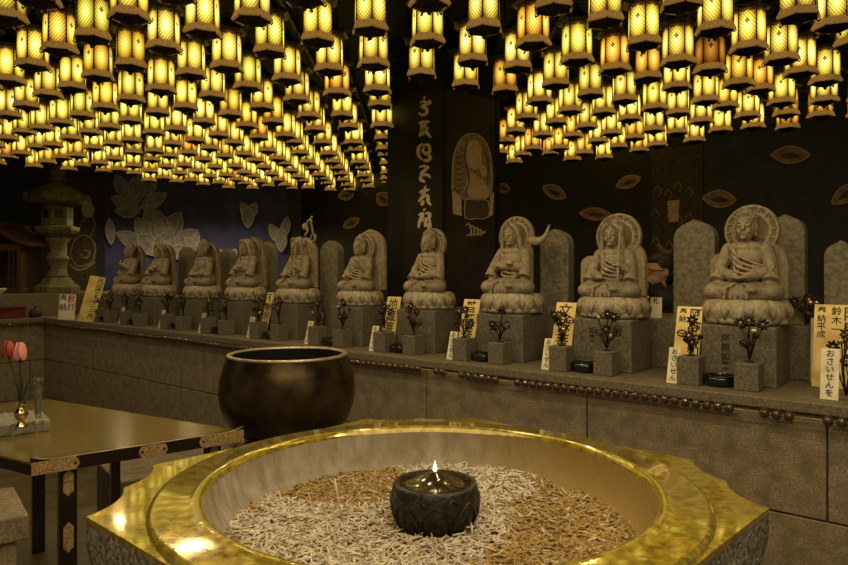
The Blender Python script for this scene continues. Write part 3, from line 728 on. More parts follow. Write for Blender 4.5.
glyphs = [ # strokes in a unit box for each brush character
 [[(.45,.02),(.55,.08)],[(.2,.3),(.5,.22),(.6,.36),(.35,.5),(.62,.58),(.65,.8),(.35,.92),(.12,.78)],[(.6,.36),(.85,.3),(.8,.15)]],
 [[(.1,.2),(.45,.15),(.85,.12)],[(.25,.15),(.35,.45),(.15,.85)],[(.6,.12),(.55,.5),(.75,.75),(.95,.92)],[(.2,.5),(.5,.52),(.8,.42)],[(.15,.85),(.4,.7),(.5,.5)]],
 [[(.4,.08),(.12,.3),(.1,.65),(.35,.92)],[(.4,.2),(.75,.15),(.85,.45),(.6,.6),(.4,.45),(.5,.25)],[(.6,.6),(.9,.75),(.7,.95),(.4,.9)]],
 [[(.15,.15),(.5,.1),(.6,.25),(.3,.5),(.75,.55),(.9,.7)],[(.3,.5),(.25,.75),(.55,.9)],[(.6,.25),(.8,.1)]],
 [[(.5,0),(.6,.06)],[(.15,.3),(.5,.2),(.85,.15)],[(.55,.2),(.4,.5),(.1,.75)],[(.35,.5),(.7,.45),(.75,.75),(.95,.95)],[(.45,.7),(.3,.95)],[(.3,.36),(.6,.38)]],
 [[(.45,0),(.55,.06)],[(.1,.3),(.4,.25),(.2,.6),(.1,.95)],[(.2,.6),(.45,.5)],[(.55,.2),(.85,.25),(.75,.5),(.5,.45)],[(.6,.5),(.55,.9)],[(.85,.5),(.85,.92),(.6,.7)]]]
m = MB()
for k, g in enumerate(glyphs):
    x0, y0, gw, gh = 418, 97+k*22.4, 15, 20
    for st_ in g: ribbon(m, [(x0+a*gw, y0+b*gh) for a,b in st_], 3.0, P0, n2, .010, mi)
obj('calligraphy', m, M['brush'], pil, fix=False)
def pill_poly(mb, pts, off): 
    v = flat_poly(pts, P0, n1, off, mi); mb.add(v, [tuple(range(len(v)))])
def el(cx,cy,rx,ry,a0=0,n=22,rot=0): return [(cx+rx*math.cos(t)*math.cos(rot)-ry*math.sin(t)*math.sin(rot), cy+rx*math.cos(t)*math.sin(rot)+ry*math.sin(t)*math.cos(rot)) for t in [2*PI*k/n+a0 for k in range(n)]]
pm = MB(); pill_poly(pm,[(451,190),(452,160),(458,142),(468,134),(480,137),(488,150),(491,175),(490,196),(478,204),(462,200)],.0095); obj('painted_robe',pm,M['robe'],pil,fix=False)
pm = MB(); pill_poly(pm,el(473,155,8,15),.0105); pill_poly(pm,[(474,160),(479,158),(487,174),(482,178)],.0112); pill_poly(pm,[(451,190),(460,197),(461,216),(452,214)],.0105); pill_poly(pm,[(489,196),(493,192),(492,215),(488,217)],.0105); pill_poly(pm,[(465,184),(470,172),(482,180),(489,190),(487,198),(468,198)],.0105)
obj('painted_drapery',pm,M['robe2'],pil,fix=False)
pm = MB(); pill_poly(pm,[(464,200),(487,201),(487,217),(464,218)],.0108)
for k in range(8): ribbon(pm,[(453,150+k*5.5),(457,153+k*5.5),(463,150+k*5.5)],1.0,P0,n1,.0118,mi)
ribbon(pm,[(466,140),(464,160),(468,180),(463,198)],1.2,P0,n1,.0118,mi); ribbon(pm,[(482,145),(487,165),(486,185)],1.2,P0,n1,.0118,mi)
obj('painted_dark_marks',pm,M['robe3'],pil,fix=False)  # dark box and hatch lines of the monk painting
pm = MB()
ribbon(pm,[(464,200),(475,199),(487,201),(487,217),(475,218.5),(464,218),(464,200)],1.0,P0,n1,.0122,mi,False,2)
ribbon(pm,[(451,190),(452,160),(458,142),(468,134),(480,137),(488,150),(491,175),(490,196)],1.2,P0,n1,.0122,mi,False)
for k in range(5): ribbon(pm,[(464+k*4,226+k*1.5),(468+k*4,224+k*2),(470+k*3,233),(465+k*3.5,236)],1.3,P0,n1,.0122,mi)
obj('painted_outline',pm,M['robe2'],pil,fix=False)

# ------------------------------------------------------------------ wall paintings
def petal_pts(cx,cy,L,W,a,n=10):
    P = []
    for k in range(n+1): t = k/n; P.append((t*L-L/2, -W/2*math.sin(PI*t)**.8))
    for k in range(n-1,0,-1): t = k/n; P.append((t*L-L/2, W/2*math.sin(PI*t)**.8))
    ca, sa = math.cos(a), math.sin(a)
    return [(cx+x*ca-y*sa, cy+x*sa+y*ca) for x,y in P]
def wplane(a, b):
    d = (b-a).normalized(); nr = Vector((d.y,-d.x,0)); 
    if nr.dot(-a) < 0: nr = -nr
    return nr
nL = wplane(pB,pA); nF = wplane(pC,pB); nB = -N
# blue panel
def board(name, x0, x1, ytop, plane_p, nrm, mat, lab, cat, off=.012, ybot=None):
    a = on_plane(x0,HY,plane_p,nrm); b = on_plane(x1,HY,plane_p,nrm)
    an = math.atan2((b-a).y,(b-a).x); L = (b-a).length
    t = thing(name, lab, cat, (a.x,a.y,0)+Vector((0,0,0)) if False else Vector((a.x,a.y,0))+nrm*off, an)
    zt = EYE+(HY-ytop)/F*a.y
    zb_ = 0.0 if ybot is None else EYE-(ybot-HY)/F*a.y
    obj('board', MB().span(0,L,0,off*.9,zb_+.0,zt), mat, t)
    inv = Matrix.Rotation(-an,4,'Z') @ Matrix.Translation(-(Vector((a.x,a.y,0))+nrm*off))
    return t, inv
bp_, inv = board('painted_wall_panel',105,287,100,pB,nL,M['blue_panel'],'deep blue wall panel painted with pale lotus blossoms behind the far statues','wall panel')
f1, f2 = MB(), MB(); off = .018; L_ = []
def petal(cx,cy,L,W,a):
    global off
    P = petal_pts(cx,cy,L,W,a); v = flat_poly(P,pB,nL,off,inv); f1.add(v,[tuple(range(len(v)))]); 
    ribbon(f2,P+[P[0]],1.1,pB,nL,off+.002,inv,False,1)
    for q in (-.22,.22): 
        ca,sa = math.cos(a),math.sin(a)
        ribbon(f2,[(cx-L*.35*ca-W*q*.3*-sa,cy-L*.35*sa+W*q*.3*ca),(cx-W*q*sa,cy+W*q*ca),(cx+L*.38*ca-W*q*.3*sa,cy+L*.38*sa+W*q*.3*ca)],.5,pB,nL,off+.002,inv)
    off += .0035
for args in [(126,204,32,14,-2.7),(122,187,26,13,-2.0),(150,186,22,13,-1.0),(137,189,30,16,-1.57),(154,201,30,14,-.5),(127,212,24,11,-3.0),
             (152,218,26,16,-1.9),(132,240,34,15,-2.7),(184,238,32,14,-.5),(146,232,34,18,-2.15),(172,228,36,20,-1.0),(160,228,34,18,-1.57),(185,248,34,13,-.25),(150,245,30,18,-2.4),(165,246,34,22,-1.2),(180,252,36,14,-.1),
             (246,212,20,10,-2.0),(252,212,20,10,-1.1),(248,217,22,12,-1.57),
             (275,234,22,10,-2.1),(285,228,22,9,-1.35),(281,240,24,11,-1.6),(196,240,16,8,-1.2),(192,244,18,8,-2.4),(112,232,26,9,1.5),(224,258,18,8,-2),(232,256,16,8,-1)]:
    petal(*args)
obj('lotus_petals',f1,M['mural'],bp_,fix=False); obj('lotus_outlines',f2,M['mural_line'],bp_,fix=False)
# brown relief panels
nF = wplane(pC,pB)
bp2, inv2 = board('relief_wall_panel',62,103,175,on_plane(90,HY,pB,nF)*0+pB,nF,M['panel_relief'],'dark brown relief panel with a swirling figure right of the stone lantern','wall panel')
m = MB()
for pts in [[(70,255),(75,240),(85,235),(95,245),(92,262),(78,266),(70,255)],[(78,235),(82,222),(90,215),(95,225),(90,238)],[(66,262),(80,270),(96,262)],[(72,240),(66,228),(74,222)],[(84,250),(90,252),(86,258),(80,254)]]:
    ribbon(m,pts,1.6,pB,nF,.016,inv2)
obj('relief_figure',m,M['leaf'],bp2,fix=False)
m = MB(); v = flat_poly(el(88,210,6.5,8),pB,nF,.018,inv2); m.add(v,[tuple(range(len(v)))]); v = flat_poly(el(84,204,4,3),pB,nF,.0185,inv2); m.add(v,[tuple(range(len(v)))]); obj('relief_face',m,M['leaf_line'],bp2,fix=False)
PW = wp(0,WB)
bp3, inv3 = board('relief_wall_panel',652,703,150,PW,nB,M['panel_relief'],'dark brown relief panel with a pale paper lamp behind the visitor','wall panel')
m = MB(); v = flat_poly([(668,201),(680,200),(679,222),(669,222)],PW,nB,.016,inv3); m.add(v,[tuple(range(len(v)))]); obj('relief_lamp',m,M['leaf_line'],bp3,fix=False)
m = MB()
for k in range(12):
    x_ = 657+(k%4)*11+R(-2,2); y_ = 190+(k//4)*26+R(-4,4); ribbon(m,[(x_-4,y_+3),(x_,y_-4),(x_+4,y_+2),(x_+1,y_+6)],1.0,PW,nB,.015,inv3)
ribbon(m,[(659,243),(664,251),(672,252)],4,PW,nB,.017,inv3)
obj('relief_swirls',m,M['leaf'],bp3,fix=False)
leaves = [(791,155,40,17,.0,'large pale lotus petal painted high on the navy wall at right'),(720,199,34,17,.05,'lotus petal painted on the navy wall above the broad tablet'),(846,194,34,16,-.6,'lotus petal painted at the right edge of the navy wall'),
 (596,214,32,12,.05,'curved lotus petal painted beside the headscarf figure halo'),(629,182,26,12,-.35,'lotus petal painted under the lanterns left of the relief panel'),(555,192,26,13,.45,'lotus petal painted above the grey tablet by the horned halo'),
 (504,188,14,9,.2,'small dim lotus petal painted at the right edge of the pillar'),(352,223,18,9,-.5,'lotus petal painted above the tall-haloed buddha'),(384,199,16,14,.7,'lotus petal painted at the left edge of the pillar'),(347,195,16,10,-.2,'dim round lotus petal painted high left of the pillar')]
for (cx,cy,L,W,a,lab) in leaves:
    c = on_plane(cx,cy,PW,nB)
    t = thing('painted_lotus_petal',lab,'wall painting',c+nB*.010,0,'lotus petals painted on the dark walls')
    iv = Matrix.Translation(-(c+nB*.010))
    k = c.y*0
    m1, m2, m3 = MB(), MB(), MB()
    P = petal_pts(cx,cy,L,W,a); v = flat_poly(P,PW,nB,.011,iv); m1.add(v,[tuple(range(len(v)))])
    P2 = petal_pts(cx,cy+W*.05,L*.55,W*.35,a); v = flat_poly(P2,PW,nB,.013,iv); m3.add(v,[tuple(range(len(v)))])
    ribbon(m2,P+[P[0]],1.0,PW,nB,.015,iv,False,1)
    obj('petal_fill',m1,M['leaf'],t,fix=False); obj('petal_edge',m2,M['leaf_line'],t,fix=False); obj('petal_fold',m3,M['leaf_dark'],t,fix=False)

# ------------------------------------------------------------------ visitor behind the altar
def person():
    py = 4.95; pxx = (659-HX)/F*py
    t = thing('person','person in black coat and red glasses walking left behind the altar','person',(pxx,py,0),0)
    sk = MB()
    # local frame: faces -x
    def limb(m, pts, rad): m.tube(catmull(pts,5), [rad[0]+(rad[-1]-rad[0])*i/(5*(len(pts)-1)) for i in range(5*(len(pts)-1)+1)], 14)
    b = MB()
    for sy in (-1,1):
        limb(b,[(0,sy*.09,.92),(-.03*sy,sy*.095,.50),(.04*sy,sy*.09,.09)],[.085,.045])
        b.sphere((-.05+.04*sy,sy*.09,.045),(.13,.045,.045),14,8)
        limb(b,[(0,sy*.17,1.36),(.04,sy*.22,1.10),(-.06,sy*.20,.88)],[.055,.035])
    b.sphere((0,0,1.0),(.13,.17,.16),20,14); b.sphere((0,0,1.18),(.12,.16,.20),20,14); b.sphere((0,0,1.33),(.11,.20,.10),20,12)
    b.cap((0,0,1.36),(-.02,0,1.44),.065,.058)
    def mods(v):
        def f(o):
            r = o.modifiers.new('r','REMESH'); r.mode='VOXEL'; r.voxel_size = v; r.use_smooth_shade = True
            s = o.modifiers.new('s','SMOOTH'); s.iterations = 3
        return f
    h = MB(); hz = 1.545
    h.sphere((0,0,hz+.015),(.095,.075,.105),24,16); h.sphere((-.035,0,hz-.05),(.06,.055,.055),18,12); h.sphere((-.075,0,hz-.085),(.022,.028,.018),10,8)
    h.cap((.01,0,1.40),(0,0,1.48),.05,.05)
    h.tube([(-.093,0,hz+.01),(-.108,0,hz-.022),(-.112,0,hz-.032)],[.007,.011,.013],8)
    h.sphere((-.090,0,hz-.058),(.012,.024,.007),10,6); h.sphere((-.088,0,hz-.068),(.012,.020,.007),10,6)
    for sy in (-1,1):
        h.sphere((.01,sy*.076,hz-.005),(.022,.010,.032),10,8); h.sphere((-.080,sy*.030,hz+.024),(.012,.020,.006),8,6)
        for k in range(4): h.cap((-.075-.012*k*0,sy*(.20)+.008*(k-1.5),.83),(-.085,sy*.20+.009*(k-1.5),.765-.005*abs(k-1.5)),.009,.007,8)
        h.cap((-.085,sy*.175,.84),(-.105,sy*.165,.80),.010,.008,8); h.sphere((-.065,sy*.20,.85),(.020,.038,.042),12,8)
    h.cap((.01,0,1.42),(.02,0,1.30),.045,.04)
    for sy in (-1,1): h.tube(catmull([(.02,0,1.34),(.02,sy*.16,1.34),(.04,sy*.22,1.10),(-.06,sy*.20,.86)],6),.022,8)
    me = bake(h, mods(.005)); me.materials.append(M['skin'])
    o = obj('body', me, None, t)
    me = bake(b, mods(.012)); me.materials.append(M['coat']); obj('coat', me, None, t)
    hr = MB(); hr.sphere((.022,0,hz+.045),(.100,.084,.095),24,16); hr.sphere((.06,0,hz-.02),(.06,.075,.09),18,12); hr.sphere((-.045,0,hz+.085),(.05,.06,.03),14,8)
    me = bake(hr, mods(.007)); me.materials.append(M['hair']); obj('hair', me, None, t)
    g = MB()
    for sy in (-1,1):
        g.tube([(-.098,sy*.032+.024*math.cos(a),hz+.004+.017*math.sin(a)) for a in [2*PI*k/14 for k in range(15)]],.003,5)
        g.tube([(-.098,sy*.056,hz+.008),(-.02,sy*.080,hz+.010),(.015,sy*.080,hz+.005)],.003,5)
    g.tube([(-.100,-.01,hz+.006),(-.100,.01,hz+.006)],.003,5)
    obj('glasses', g, M['glasses'], t)
    t.rotation_euler = (0,0,.25)
person()

# ------------------------------------------------------------------ incense burner
BH = .436; BZ = EYE-BH; BC = Vector((.012,1.368,BZ))
burner = thing('stone_incense_burner','large octagonal stone incense burner with polished granite rim lit gold in the foreground','incense burner',(BC.x,BC.y,0),math.radians(2))
a_, b_ = .617, .158
corners = [(a_,-b_),(a_,b_),(b_,a_),(-b_,a_),(-a_,b_),(-a_,-b_),(-b_,-a_),(b_,-a_)]
out = []; sideinfo = []
for k in range(8):
    p, q = Vector(corners[k]), Vector(corners[(k+1)%8]); nseg = 28 if k%2==0 else 44
    d = (q-p); nr = Vector((d.y,-d.x)).normalized()
    for j in range(nseg):
        u = j/nseg; v = p+d*u
        if k%2 == 0:
            w_ = abs(math.sin(2*PI*u))**.8; v = v-nr*(.020*w_ + .012*math.exp(-((u-.5)/.10)**2)*0)
        else: v = v-nr*.006*math.sin(PI*u)
        out.append(v); sideinfo.append((u,k%2,nr))
n = len(out)
tp = MB(); vs = []; fs = []
for v in out: vs.append((v.x,v.y,BZ))
for v in out: w_ = v.normalized()*.50; vs.append((w_.x,w_.y,BZ+.001))
for i in range(n): fs.append((i,(i+1)%n,n+(i+1)%n,n+i))
for v in out: vs.append((v.x*1.0,v.y*1.0,BZ-.010))
for i in range(n): fs.append((2*n+i,2*n+(i+1)%n,(i+1)%n,i))
tp.add(vs,fs,False); obj('top_slab',tp,M['gold_lit_granite'],burner)
# carved body under the slab
bd = MB(); vs = []; fs = []; NZ = 64; zs = [ -.010-(BZ-.012)*((i/NZ)**1.5) for i in range(NZ+1)]
for z in zs:
    dd = -z
    sc = 1 - .30*min(1,max(0,(dd-.05)/.40))**1.3 + .22*min(1,max(0,(dd-.62)/.35))**1.5
    for v,(u,kk,nr) in zip(out,sideinfo):
        ue = min(u,1-u)
        if kk == 1: arch = .060+.050*(1-min(1,ue/.16))**2 - .0 + .028*math.sin(min(1,ue/.5)*PI*2)**2
        else: arch = .058+.060*(1-min(1,ue/.30))**2
        t_ = min(1,max(0,(dd-arch)/.012)) * min(1,max(0,(ue-.035)/.03)) * (1-min(1,max(0,(dd-.55)/.03)))
        rim = math.exp(-((dd-arch+.006)/.008)**2)*.008 if ue > .04 else 0
        q = Vector((v.x*sc,v.y*sc)) - nr*(.024*t_) + nr*rim
        vs.append((q.x,q.y,BZ+z))
for i in range(NZ):
    for j in range(n): fs.append(((i+1)*n+j,(i+1)*n+(j+1)%n,i*n+(j+1)%n,i*n+j))
bd.add(vs,fs,True); obj('carved_body',bd,M['granite'],burner)
obj('rim_ring',MB().lathe([(.536,-.002),(.536,.004),(.532,.009),(.524,.011),(.47,.010),(.458,.016),(.448,.017),(.442,.012),(.438,.002)],128,(0,0,BZ),caps=False),M['gold_lit_granite'],burner)
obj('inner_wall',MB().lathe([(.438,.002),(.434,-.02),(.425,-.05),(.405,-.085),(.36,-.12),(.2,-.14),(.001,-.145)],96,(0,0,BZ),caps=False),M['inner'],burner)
AZ = BZ-.086
def ash_h(x, y):
    r = math.hypot(x,y)
    return AZ + .008*noise.noise(Vector((x*7,y*7,0))) + .004*noise.noise(Vector((x*25,y*25,3))) + .004*max(0,1-r/.4)
am = MB(); vs = [(0,0,ash_h(0,0))]; fs = []; RN = 40; SG = 96
for i in range(1,RN+1):
    for k in range(SG):
        a = 2*PI*k/SG; r = .418*i/RN; vs.append((r*math.cos(a),r*math.sin(a),ash_h(r*math.cos(a),r*math.sin(a))))
for k in range(SG):
    fs.append((0,1+k,1+(k+1)%SG))
    for i in range(RN-1): fs.append((1+i*SG+k,1+(i+1)*SG+k,1+(i+1)*SG+(k+1)%SG,1+i*SG+(k+1)%SG))
am.add(vs,fs,True); 
ash = obj('ash_bed',am,M['ash'],None,(BC.x,BC.y,0)); tag(ash,'bed of brown incense ash filling the stone burner','ash',kind='stuff')
CUP = Vector(((435-HX)/F*1.370-BC.x, 1.370-BC.y))
pale, brown = MB(), MB(); rs = random.Random(5)
def stub(mb, p, L, r, yaw, pit):
    d = Vector((math.cos(yaw)*math.cos(pit),math.sin(yaw)*math.cos(pit),math.sin(pit)))*L/2
    u = Vector((-math.sin(yaw),math.cos(yaw),0))*r; w_ = u.cross(d).normalized()*r
    vs = [p-d+u,p-d+w_,p-d-u,p-d-w_,p+d+u,p+d+w_,p+d-u,p+d-w_]
    mb.add(vs,[(0,1,5,4),(1,2,6,5),(2,3,7,6),(3,0,4,7),(3,2,1,0),(4,5,6,7)])
for k in range(9500):
    r = .412*math.sqrt(rs.random()); a = rs.uniform(0,2*PI); x = r*math.cos(a); y = r*math.sin(a)
    if (Vector((x,y))-CUP).length < .083: continue
    X, Y = x+BC.x, y+BC.y; h = EYE-AZ; ppx = HX+F*X/Y; ppy = HY+F*h/Y
    nz = noise.noise(Vector((x*12,y*12,7)))
    isb = ((ppx-340)/88)**2+((ppy-487)/20)**2 < 1+nz*1.0 or ppx > 541-(ppy-478)*.66+nz*26 or ppx < 262 and ppy < 508+nz*10
    if isb and rs.random() < .35: continue
    hz = ash_h(x,y)+rs.uniform(.0,.010 if not isb else .005)
    L = rs.uniform(.014,.040); rr = rs.uniform(.0014,.0024)
    stub(brown if (isb and rs.random()<.93) or rs.random()<.12 else pale, Vector((x,y,hz)), L, rr, rs.uniform(0,2*PI), rs.gauss(.0,.34))
o = obj('incense_stubs',pale,M['stub_pale'],None,(BC.x,BC.y,0),fix=False); tag(o,'heap of pale burnt incense stubs lying around the iron cup','incense stubs',kind='stuff')
o = obj('incense_stubs',brown,M['stub_brown'],None,(BC.x,BC.y,0),fix=False); tag(o,'layer of golden brown incense stubs at back left and right of the burner','incense stubs',kind='stuff')
for (x0,y0,x1,y1,lab) in [(333.5,473,343,522,'tall pale incense stick standing left of the iron cup'),(396,487,399,528,'white incense stick standing against the front left of the cup'),(353,476,354,487,'short incense stick standing at the back left of the ash'),(383,515,379,533,'short leaning incense stick between the tall stick and the cup'),(541,478,545,489,'short incense stick standing right of the iron cup'),(471,522,474,540,'short pale incense stub standing in front of the cup')]:
    b = on_plane(x1,y1,(0,0,AZ+.008),Vector((0,0,1)))
    top = Vector(((x0-HX)/F*b.y, b.y, EYE-(y0-HY)/F*b.y))
    t = thing('incense_stick',lab,'incense stick',b,0,'standing incense sticks')
    obj('stick',MB().tube([(0,0,-.012),tuple((top-b)*.9)],.0019,8),M['stub_pale'],t)
    obj('burnt_tip',MB().tube([tuple((top-b)*.9),tuple(top-b)],[.0019,.0014],8),M['inner'],t)
# iron lotus cup with flame
cz = AZ-.002
cup = thing('iron_lotus_cup','black iron lotus-shaped cup with a small flame on its conical lid','oil lamp',(BC.x+CUP.x,BC.y+CUP.y,cz))
cb = MB().lathe([(.045,-.004),(.066,.004),(.080,.022),(.088,.048),(.089,.070),(.086,.088),(.084,.094),(.079,.094),(.078,.086)],96,caps=False,mod=lambda a,z:1+.018*abs(math.cos(4*a))**.5*(1 if z<.08 else 0))
obj('bowl',cb,M['iron'],cup)
m = MB()
for row,(n_,z0,z1,r0,ph) in enumerate([(8,.005,.072,.0905,0),(8,.03,.082,.0885,PI/8)]):
    for k in range(n_):
        a = 2*PI*k/n_+ph
        for sg in (-1,1):
            pts = []
            for i in range(7):
                t_ = i/6; aa = a+sg*(PI/8)*(1-t_**2.5); z = z0+(z1-z0)*t_; rr = r0-.022*(1-min(1,z/.045))**1.5
                pts.append((rr*math.cos(aa),rr*math.sin(aa),z))
            m.tube(pts,.0022,5)
for k in range(72):
    a = 2*PI*k/72; m.tube([((.072)*math.cos(a),.072*math.sin(a),.012),(.0885*math.cos(a),.0885*math.sin(a),.045)],.0011,4)
obj('petal_relief',m,M['iron'],cup)
obj('lid',MB().lathe([(.080,.088),(.080,.094),(.072,.092),(.060,.090),(.026,.106),(.012,.114),(.008,.116),(.001,.116)],64,caps=False),M['iron_gloss'],cup)
m = MB()
for k in range(8):
    a = 2*PI*k/8+.2; m.lathe([(.0035,.0),(.0035,.0012)],10,(.066*math.cos(a),.066*math.sin(a),.0925))
obj('vent_hole',m,M['bowl_black'],cup)
fl = MB().lathe([(.001,.112),(.0036,.115),(.0042,.119),(.0030,.125),(.0014,.131),(.0003,.136)],16)
obj('flame',fl,M['flame'],cup)

# ------------------------------------------------------------------ bronze bowl gong on stand
GY = 3.4; GX = (288-HX)/F*GY
g = thing('bronze_bowl_gong','large round dark bronze bowl gong on a stand between table and altar wall','bowl gong',(GX,GY,0))
prof = [(.10,.705),(.20,.715),(.262,.75),(.305,.81),(.332,.88),(.340,.94),(.334,1.01),(.318,1.07),(.302,1.112),(.300,1.128)]
obj('bowl_outside',MB().lathe(prof,96,caps=False),M['bronze'],g)
obj('rim',MB().lathe([(.300,1.122),(.3025,1.132),(.294,1.135),(.278,1.134),(.276,1.126)],96,caps=False),M['bronze_rim'],g)
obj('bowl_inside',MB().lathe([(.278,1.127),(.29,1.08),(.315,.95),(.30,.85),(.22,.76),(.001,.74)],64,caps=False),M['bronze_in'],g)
obj('cushion',MB().lathe([(.20,.63),(.26,.64),(.27,.67),(.25,.70),(.15,.715)],48),M['redbox'],g)
st_ = MB().lathe([(.24,.58),(.26,.60),(.26,.63),(.1,.632)],8)
for k in range(4):
    a = PI/4+PI/2*k; st_.tube([(.19*math.cos(a),.19*math.sin(a),.59),(.22*math.cos(a),.22*math.sin(a),.3),(.20*math.cos(a),.20*math.sin(a),.0)],.025,8)
obj('stand',st_,M['lacquer'],g)

# ------------------------------------------------------------------ offering table
TZ = .83; TH = EYE-TZ
def tpt(x,y): return Vector(((x-HX)/F*TH*F/(y-HY), TH*F/(y-HY), 0))
FL, FR, BR_ = tpt(31,463), tpt(243,430.5), tpt(48,399); BL_ = FL+BR_-FR
ta = math.atan2((FR-FL).y,(FR-FL).x)
tb = thing('offering_table','low dark lacquered offering table with shiny olive top and brass corner fittings','table',FL,ta)
iv = Matrix.Rotation(-ta,4,'Z') @ Matrix.Translation(-FL)
q = [iv @ v for v in (FL,FR,BR_,BL_)]; LW = q[1].x
obj('tabletop',MB().zprism([(v.x,v.y) for v in q],TZ-.012,TZ),M['tabletop'],tb,bevel=.004)
sd = (q[3]-q[0]).normalized()
def inset(u, v): return q[0] + (q[1]-q[0])*u + (q[3]-q[0])*v
# apron boards with curled ends
m = MB(); n_ = 24; T = .048
pts = [(LW*i/n_, .016*(max(0,abs(i/n_-.5)-.40)/.10)**2) for i in range(n_+1)]
for i in range(n_):
    (xa,za),(xb,zb_) = pts[i],pts[i+1]
    m.add([(xa,-.004,TZ-T+za*.4),(xb,-.004,TZ-T+zb_*.4),(xb,-.004,TZ+.004+za*0+zb_),(xa,-.004,TZ+.004+za),(xa,.02,TZ-T),(xb,.02,TZ-T),(xb,.02,TZ+.004+zb_),(xa,.02,TZ+.004+za)],[(0,1,2,3),(3,2,6,7),(5,4,7,6),(0,4,5,1)])
obj('front_apron',m,M['lacquer'],tb)
obj('side_apron',MB().zprism([(q[0].x,q[0].y),(q[0].x+.02,q[0].y),(q[3].x+.02,q[3].y),(q[3].x,q[3].y)],TZ-T,TZ-.012),M['lacquer'],tb)
obj('side_apron',MB().zprism([(q[1].x-.02,q[1].y),(q[1].x,q[1].y),(q[2].x,q[2].y),(q[2].x-.02,q[2].y)],TZ-T,TZ-.012),M['lacquer'],tb)
obj('bright_edge',MB().tube([(x_,-.003,TZ+.004+z_) for x_,z_ in pts],.0022,6),M['bronze_rim'],tb)
def fitting(x0,x1,z0,z1,y,name='brass_fitting',ends=(1,1)):
    w_ = x1-x0; h_ = z1-z0; P = []
    if ends[1]: P += [(x1-h_*.3,z0),(x1-h_*.1,z0+h_*.2),(x1,z0+h_*.5),(x1-h_*.1,z1-h_*.2),(x1-h_*.3,z1)]
    else: P += [(x1,z0),(x1,z1)]
    if ends[0]: P += [(x0+h_*.3,z1),(x0+h_*.1,z1-h_*.2),(x0,z0+h_*.5),(x0+h_*.1,z0+h_*.2),(x0+h_*.3,z0)]
    else: P += [(x0,z1),(x0,z0)]
    f_ = obj(name,MB().prism(P,y-.003,y),M['brass'],tb)
    mm = MB()
    for e_,xx in ((0,x0+h_*.32),(1,x1-h_*.32)):
        if ends[e_]: mm.sphere((xx,y-.003,(z0+z1)/2),(.006,.003,.006),8,6)
    if mm.v: obj('nail',mm,M['ldark'],f_)
fitting(.0,.165,TZ-T,TZ+.001,-.005,ends=(0,1)); fitting(LW*.46,LW*.60,TZ-T,TZ,-.005); fitting(LW-.20,LW,TZ-T,TZ+.006,-.005,ends=(1,0))
for (u,v) in ((.17,.02),(.46,.10),(.88,.03),(.10,.95),(.90,.95)):
    p_ = inset(u,v); top_ = TZ-T
    if (u,v)==(.46,.10): 
        obj('inner_leg',MB().span(p_.x-.018,p_.x+.018,p_.y-.018,p_.y+.018,.0,TZ-.012),M['lacquer'],tb,bevel=.003); continue
    obj('leg',MB().span(p_.x-.032,p_.x+.032,p_.y-.002,p_.y+.05,.0,TZ-.012),M['lacquer'],tb,bevel=.004)
    if v < .1:
        for (za,zb_) in ((top_-.11,top_-.005),(top_-.33,top_-.21),(.02,.14)):
            w_ = .018; P = [(p_.x-w_,za+.02),(p_.x,za),(p_.x+w_,za+.02),(p_.x+w_,zb_-.02),(p_.x,zb_),(p_.x-w_,zb_-.02)]
            obj('leg_fitting',MB().prism(P,p_.y-.006,p_.y-.002),M['brass'],tb)
# tray, vase, flowers, glass candlestick
tc_ = tpt(2,437)
tr_ = thing('marble_tray','mottled grey marble tray with banded edge at left end of table','tray',(tc_.x,tc_.y,TZ),ta)
obj('slab',MB().span(-.26,.185,-.0,.28,.0,.052),M['marble'],tr_,bevel=.005)
m = MB()
for x_ in (-.2,-.08,.04,.13): m.span(x_-.006,x_+.006,-.003,.283,.0,.054)
obj('edge_band',m,M['bronze_rim'],tr_)
def ontray(x,y):
    h = TH-.054; return Vector(((x-HX)/F*h*F/(y-HY), h*F/(y-HY), TZ+.0545))
vp = ontray(21,427)
v_ = thing('brass_flower_vase','small shiny brass vase holding tulips on the marble tray','vase',vp)
obj('body',MB().lathe([(.026,0),(.027,.006),(.014,.018),(.012,.026),(.020,.036),(.028,.052),(.026,.066),(.014,.078),(.011,.088),(.014,.096),(.022,.102),(.019,.102),(.009,.09)],32),M['shiny_brass'],v_)
def tulip(dx,dy,h,mat,lab,lean,sz=1.0):
    t = thing('tulip',lab,'flower',vp+Vector((dx*.1,dy*.1,.085)),0,'tulips in the brass vase')
    top = Vector((dx,dy,h))
    obj('stem',MB().tube(catmull([(0,0,0),(dx*.2,dy*.2,h*.4),(dx*.7,dy*.7,h*.8),top],5),.0035,6),M['stem'],t)
    m = MB()
    for k in range(6):
        a = PI/3*k; r = .016*sz if k%2 else .013*sz; b = MB().sphere((0,0,0),(.017*sz,.006*sz,.034*sz),10,8)
        m.add(b.v,b.f,True,Matrix.Translation(top+Vector((0,0,.028*sz))) @ Matrix.Rotation(a,4,'Z') @ Matrix.Translation((0,-r,0)) @ Matrix.Rotation(-.18,4,'X'))
    obj('blossom',m,M[mat],t)
    lf = MB(); P = catmull([(0,0,.02),(dx*.2+.02,0,h*.35),(dx*.5+.035,.01,h*.6)],6)
    vs=[]; 
    for i,p in enumerate(P): w_ = .010*math.sin(PI*(i+.3)/len(P)); vs += [p+Vector((0,-w_,0)),p+Vector((0,w_,0))]
    lf.add(vs,[(2*i,2*i+1,2*i+3,2*i+2) for i in range(len(P)-1)],True); obj('leaf',lf,M['stem'],t)
tulip(-.004,0,.205,'petal_pink','pale pink tulip, the nearer and larger bloom in the brass vase',0,1.15)
tulip(-.062,.02,.215,'petal_red','dim red tulip leaning left out of the brass vase',0,1.05)
gp = ontray(33,425)
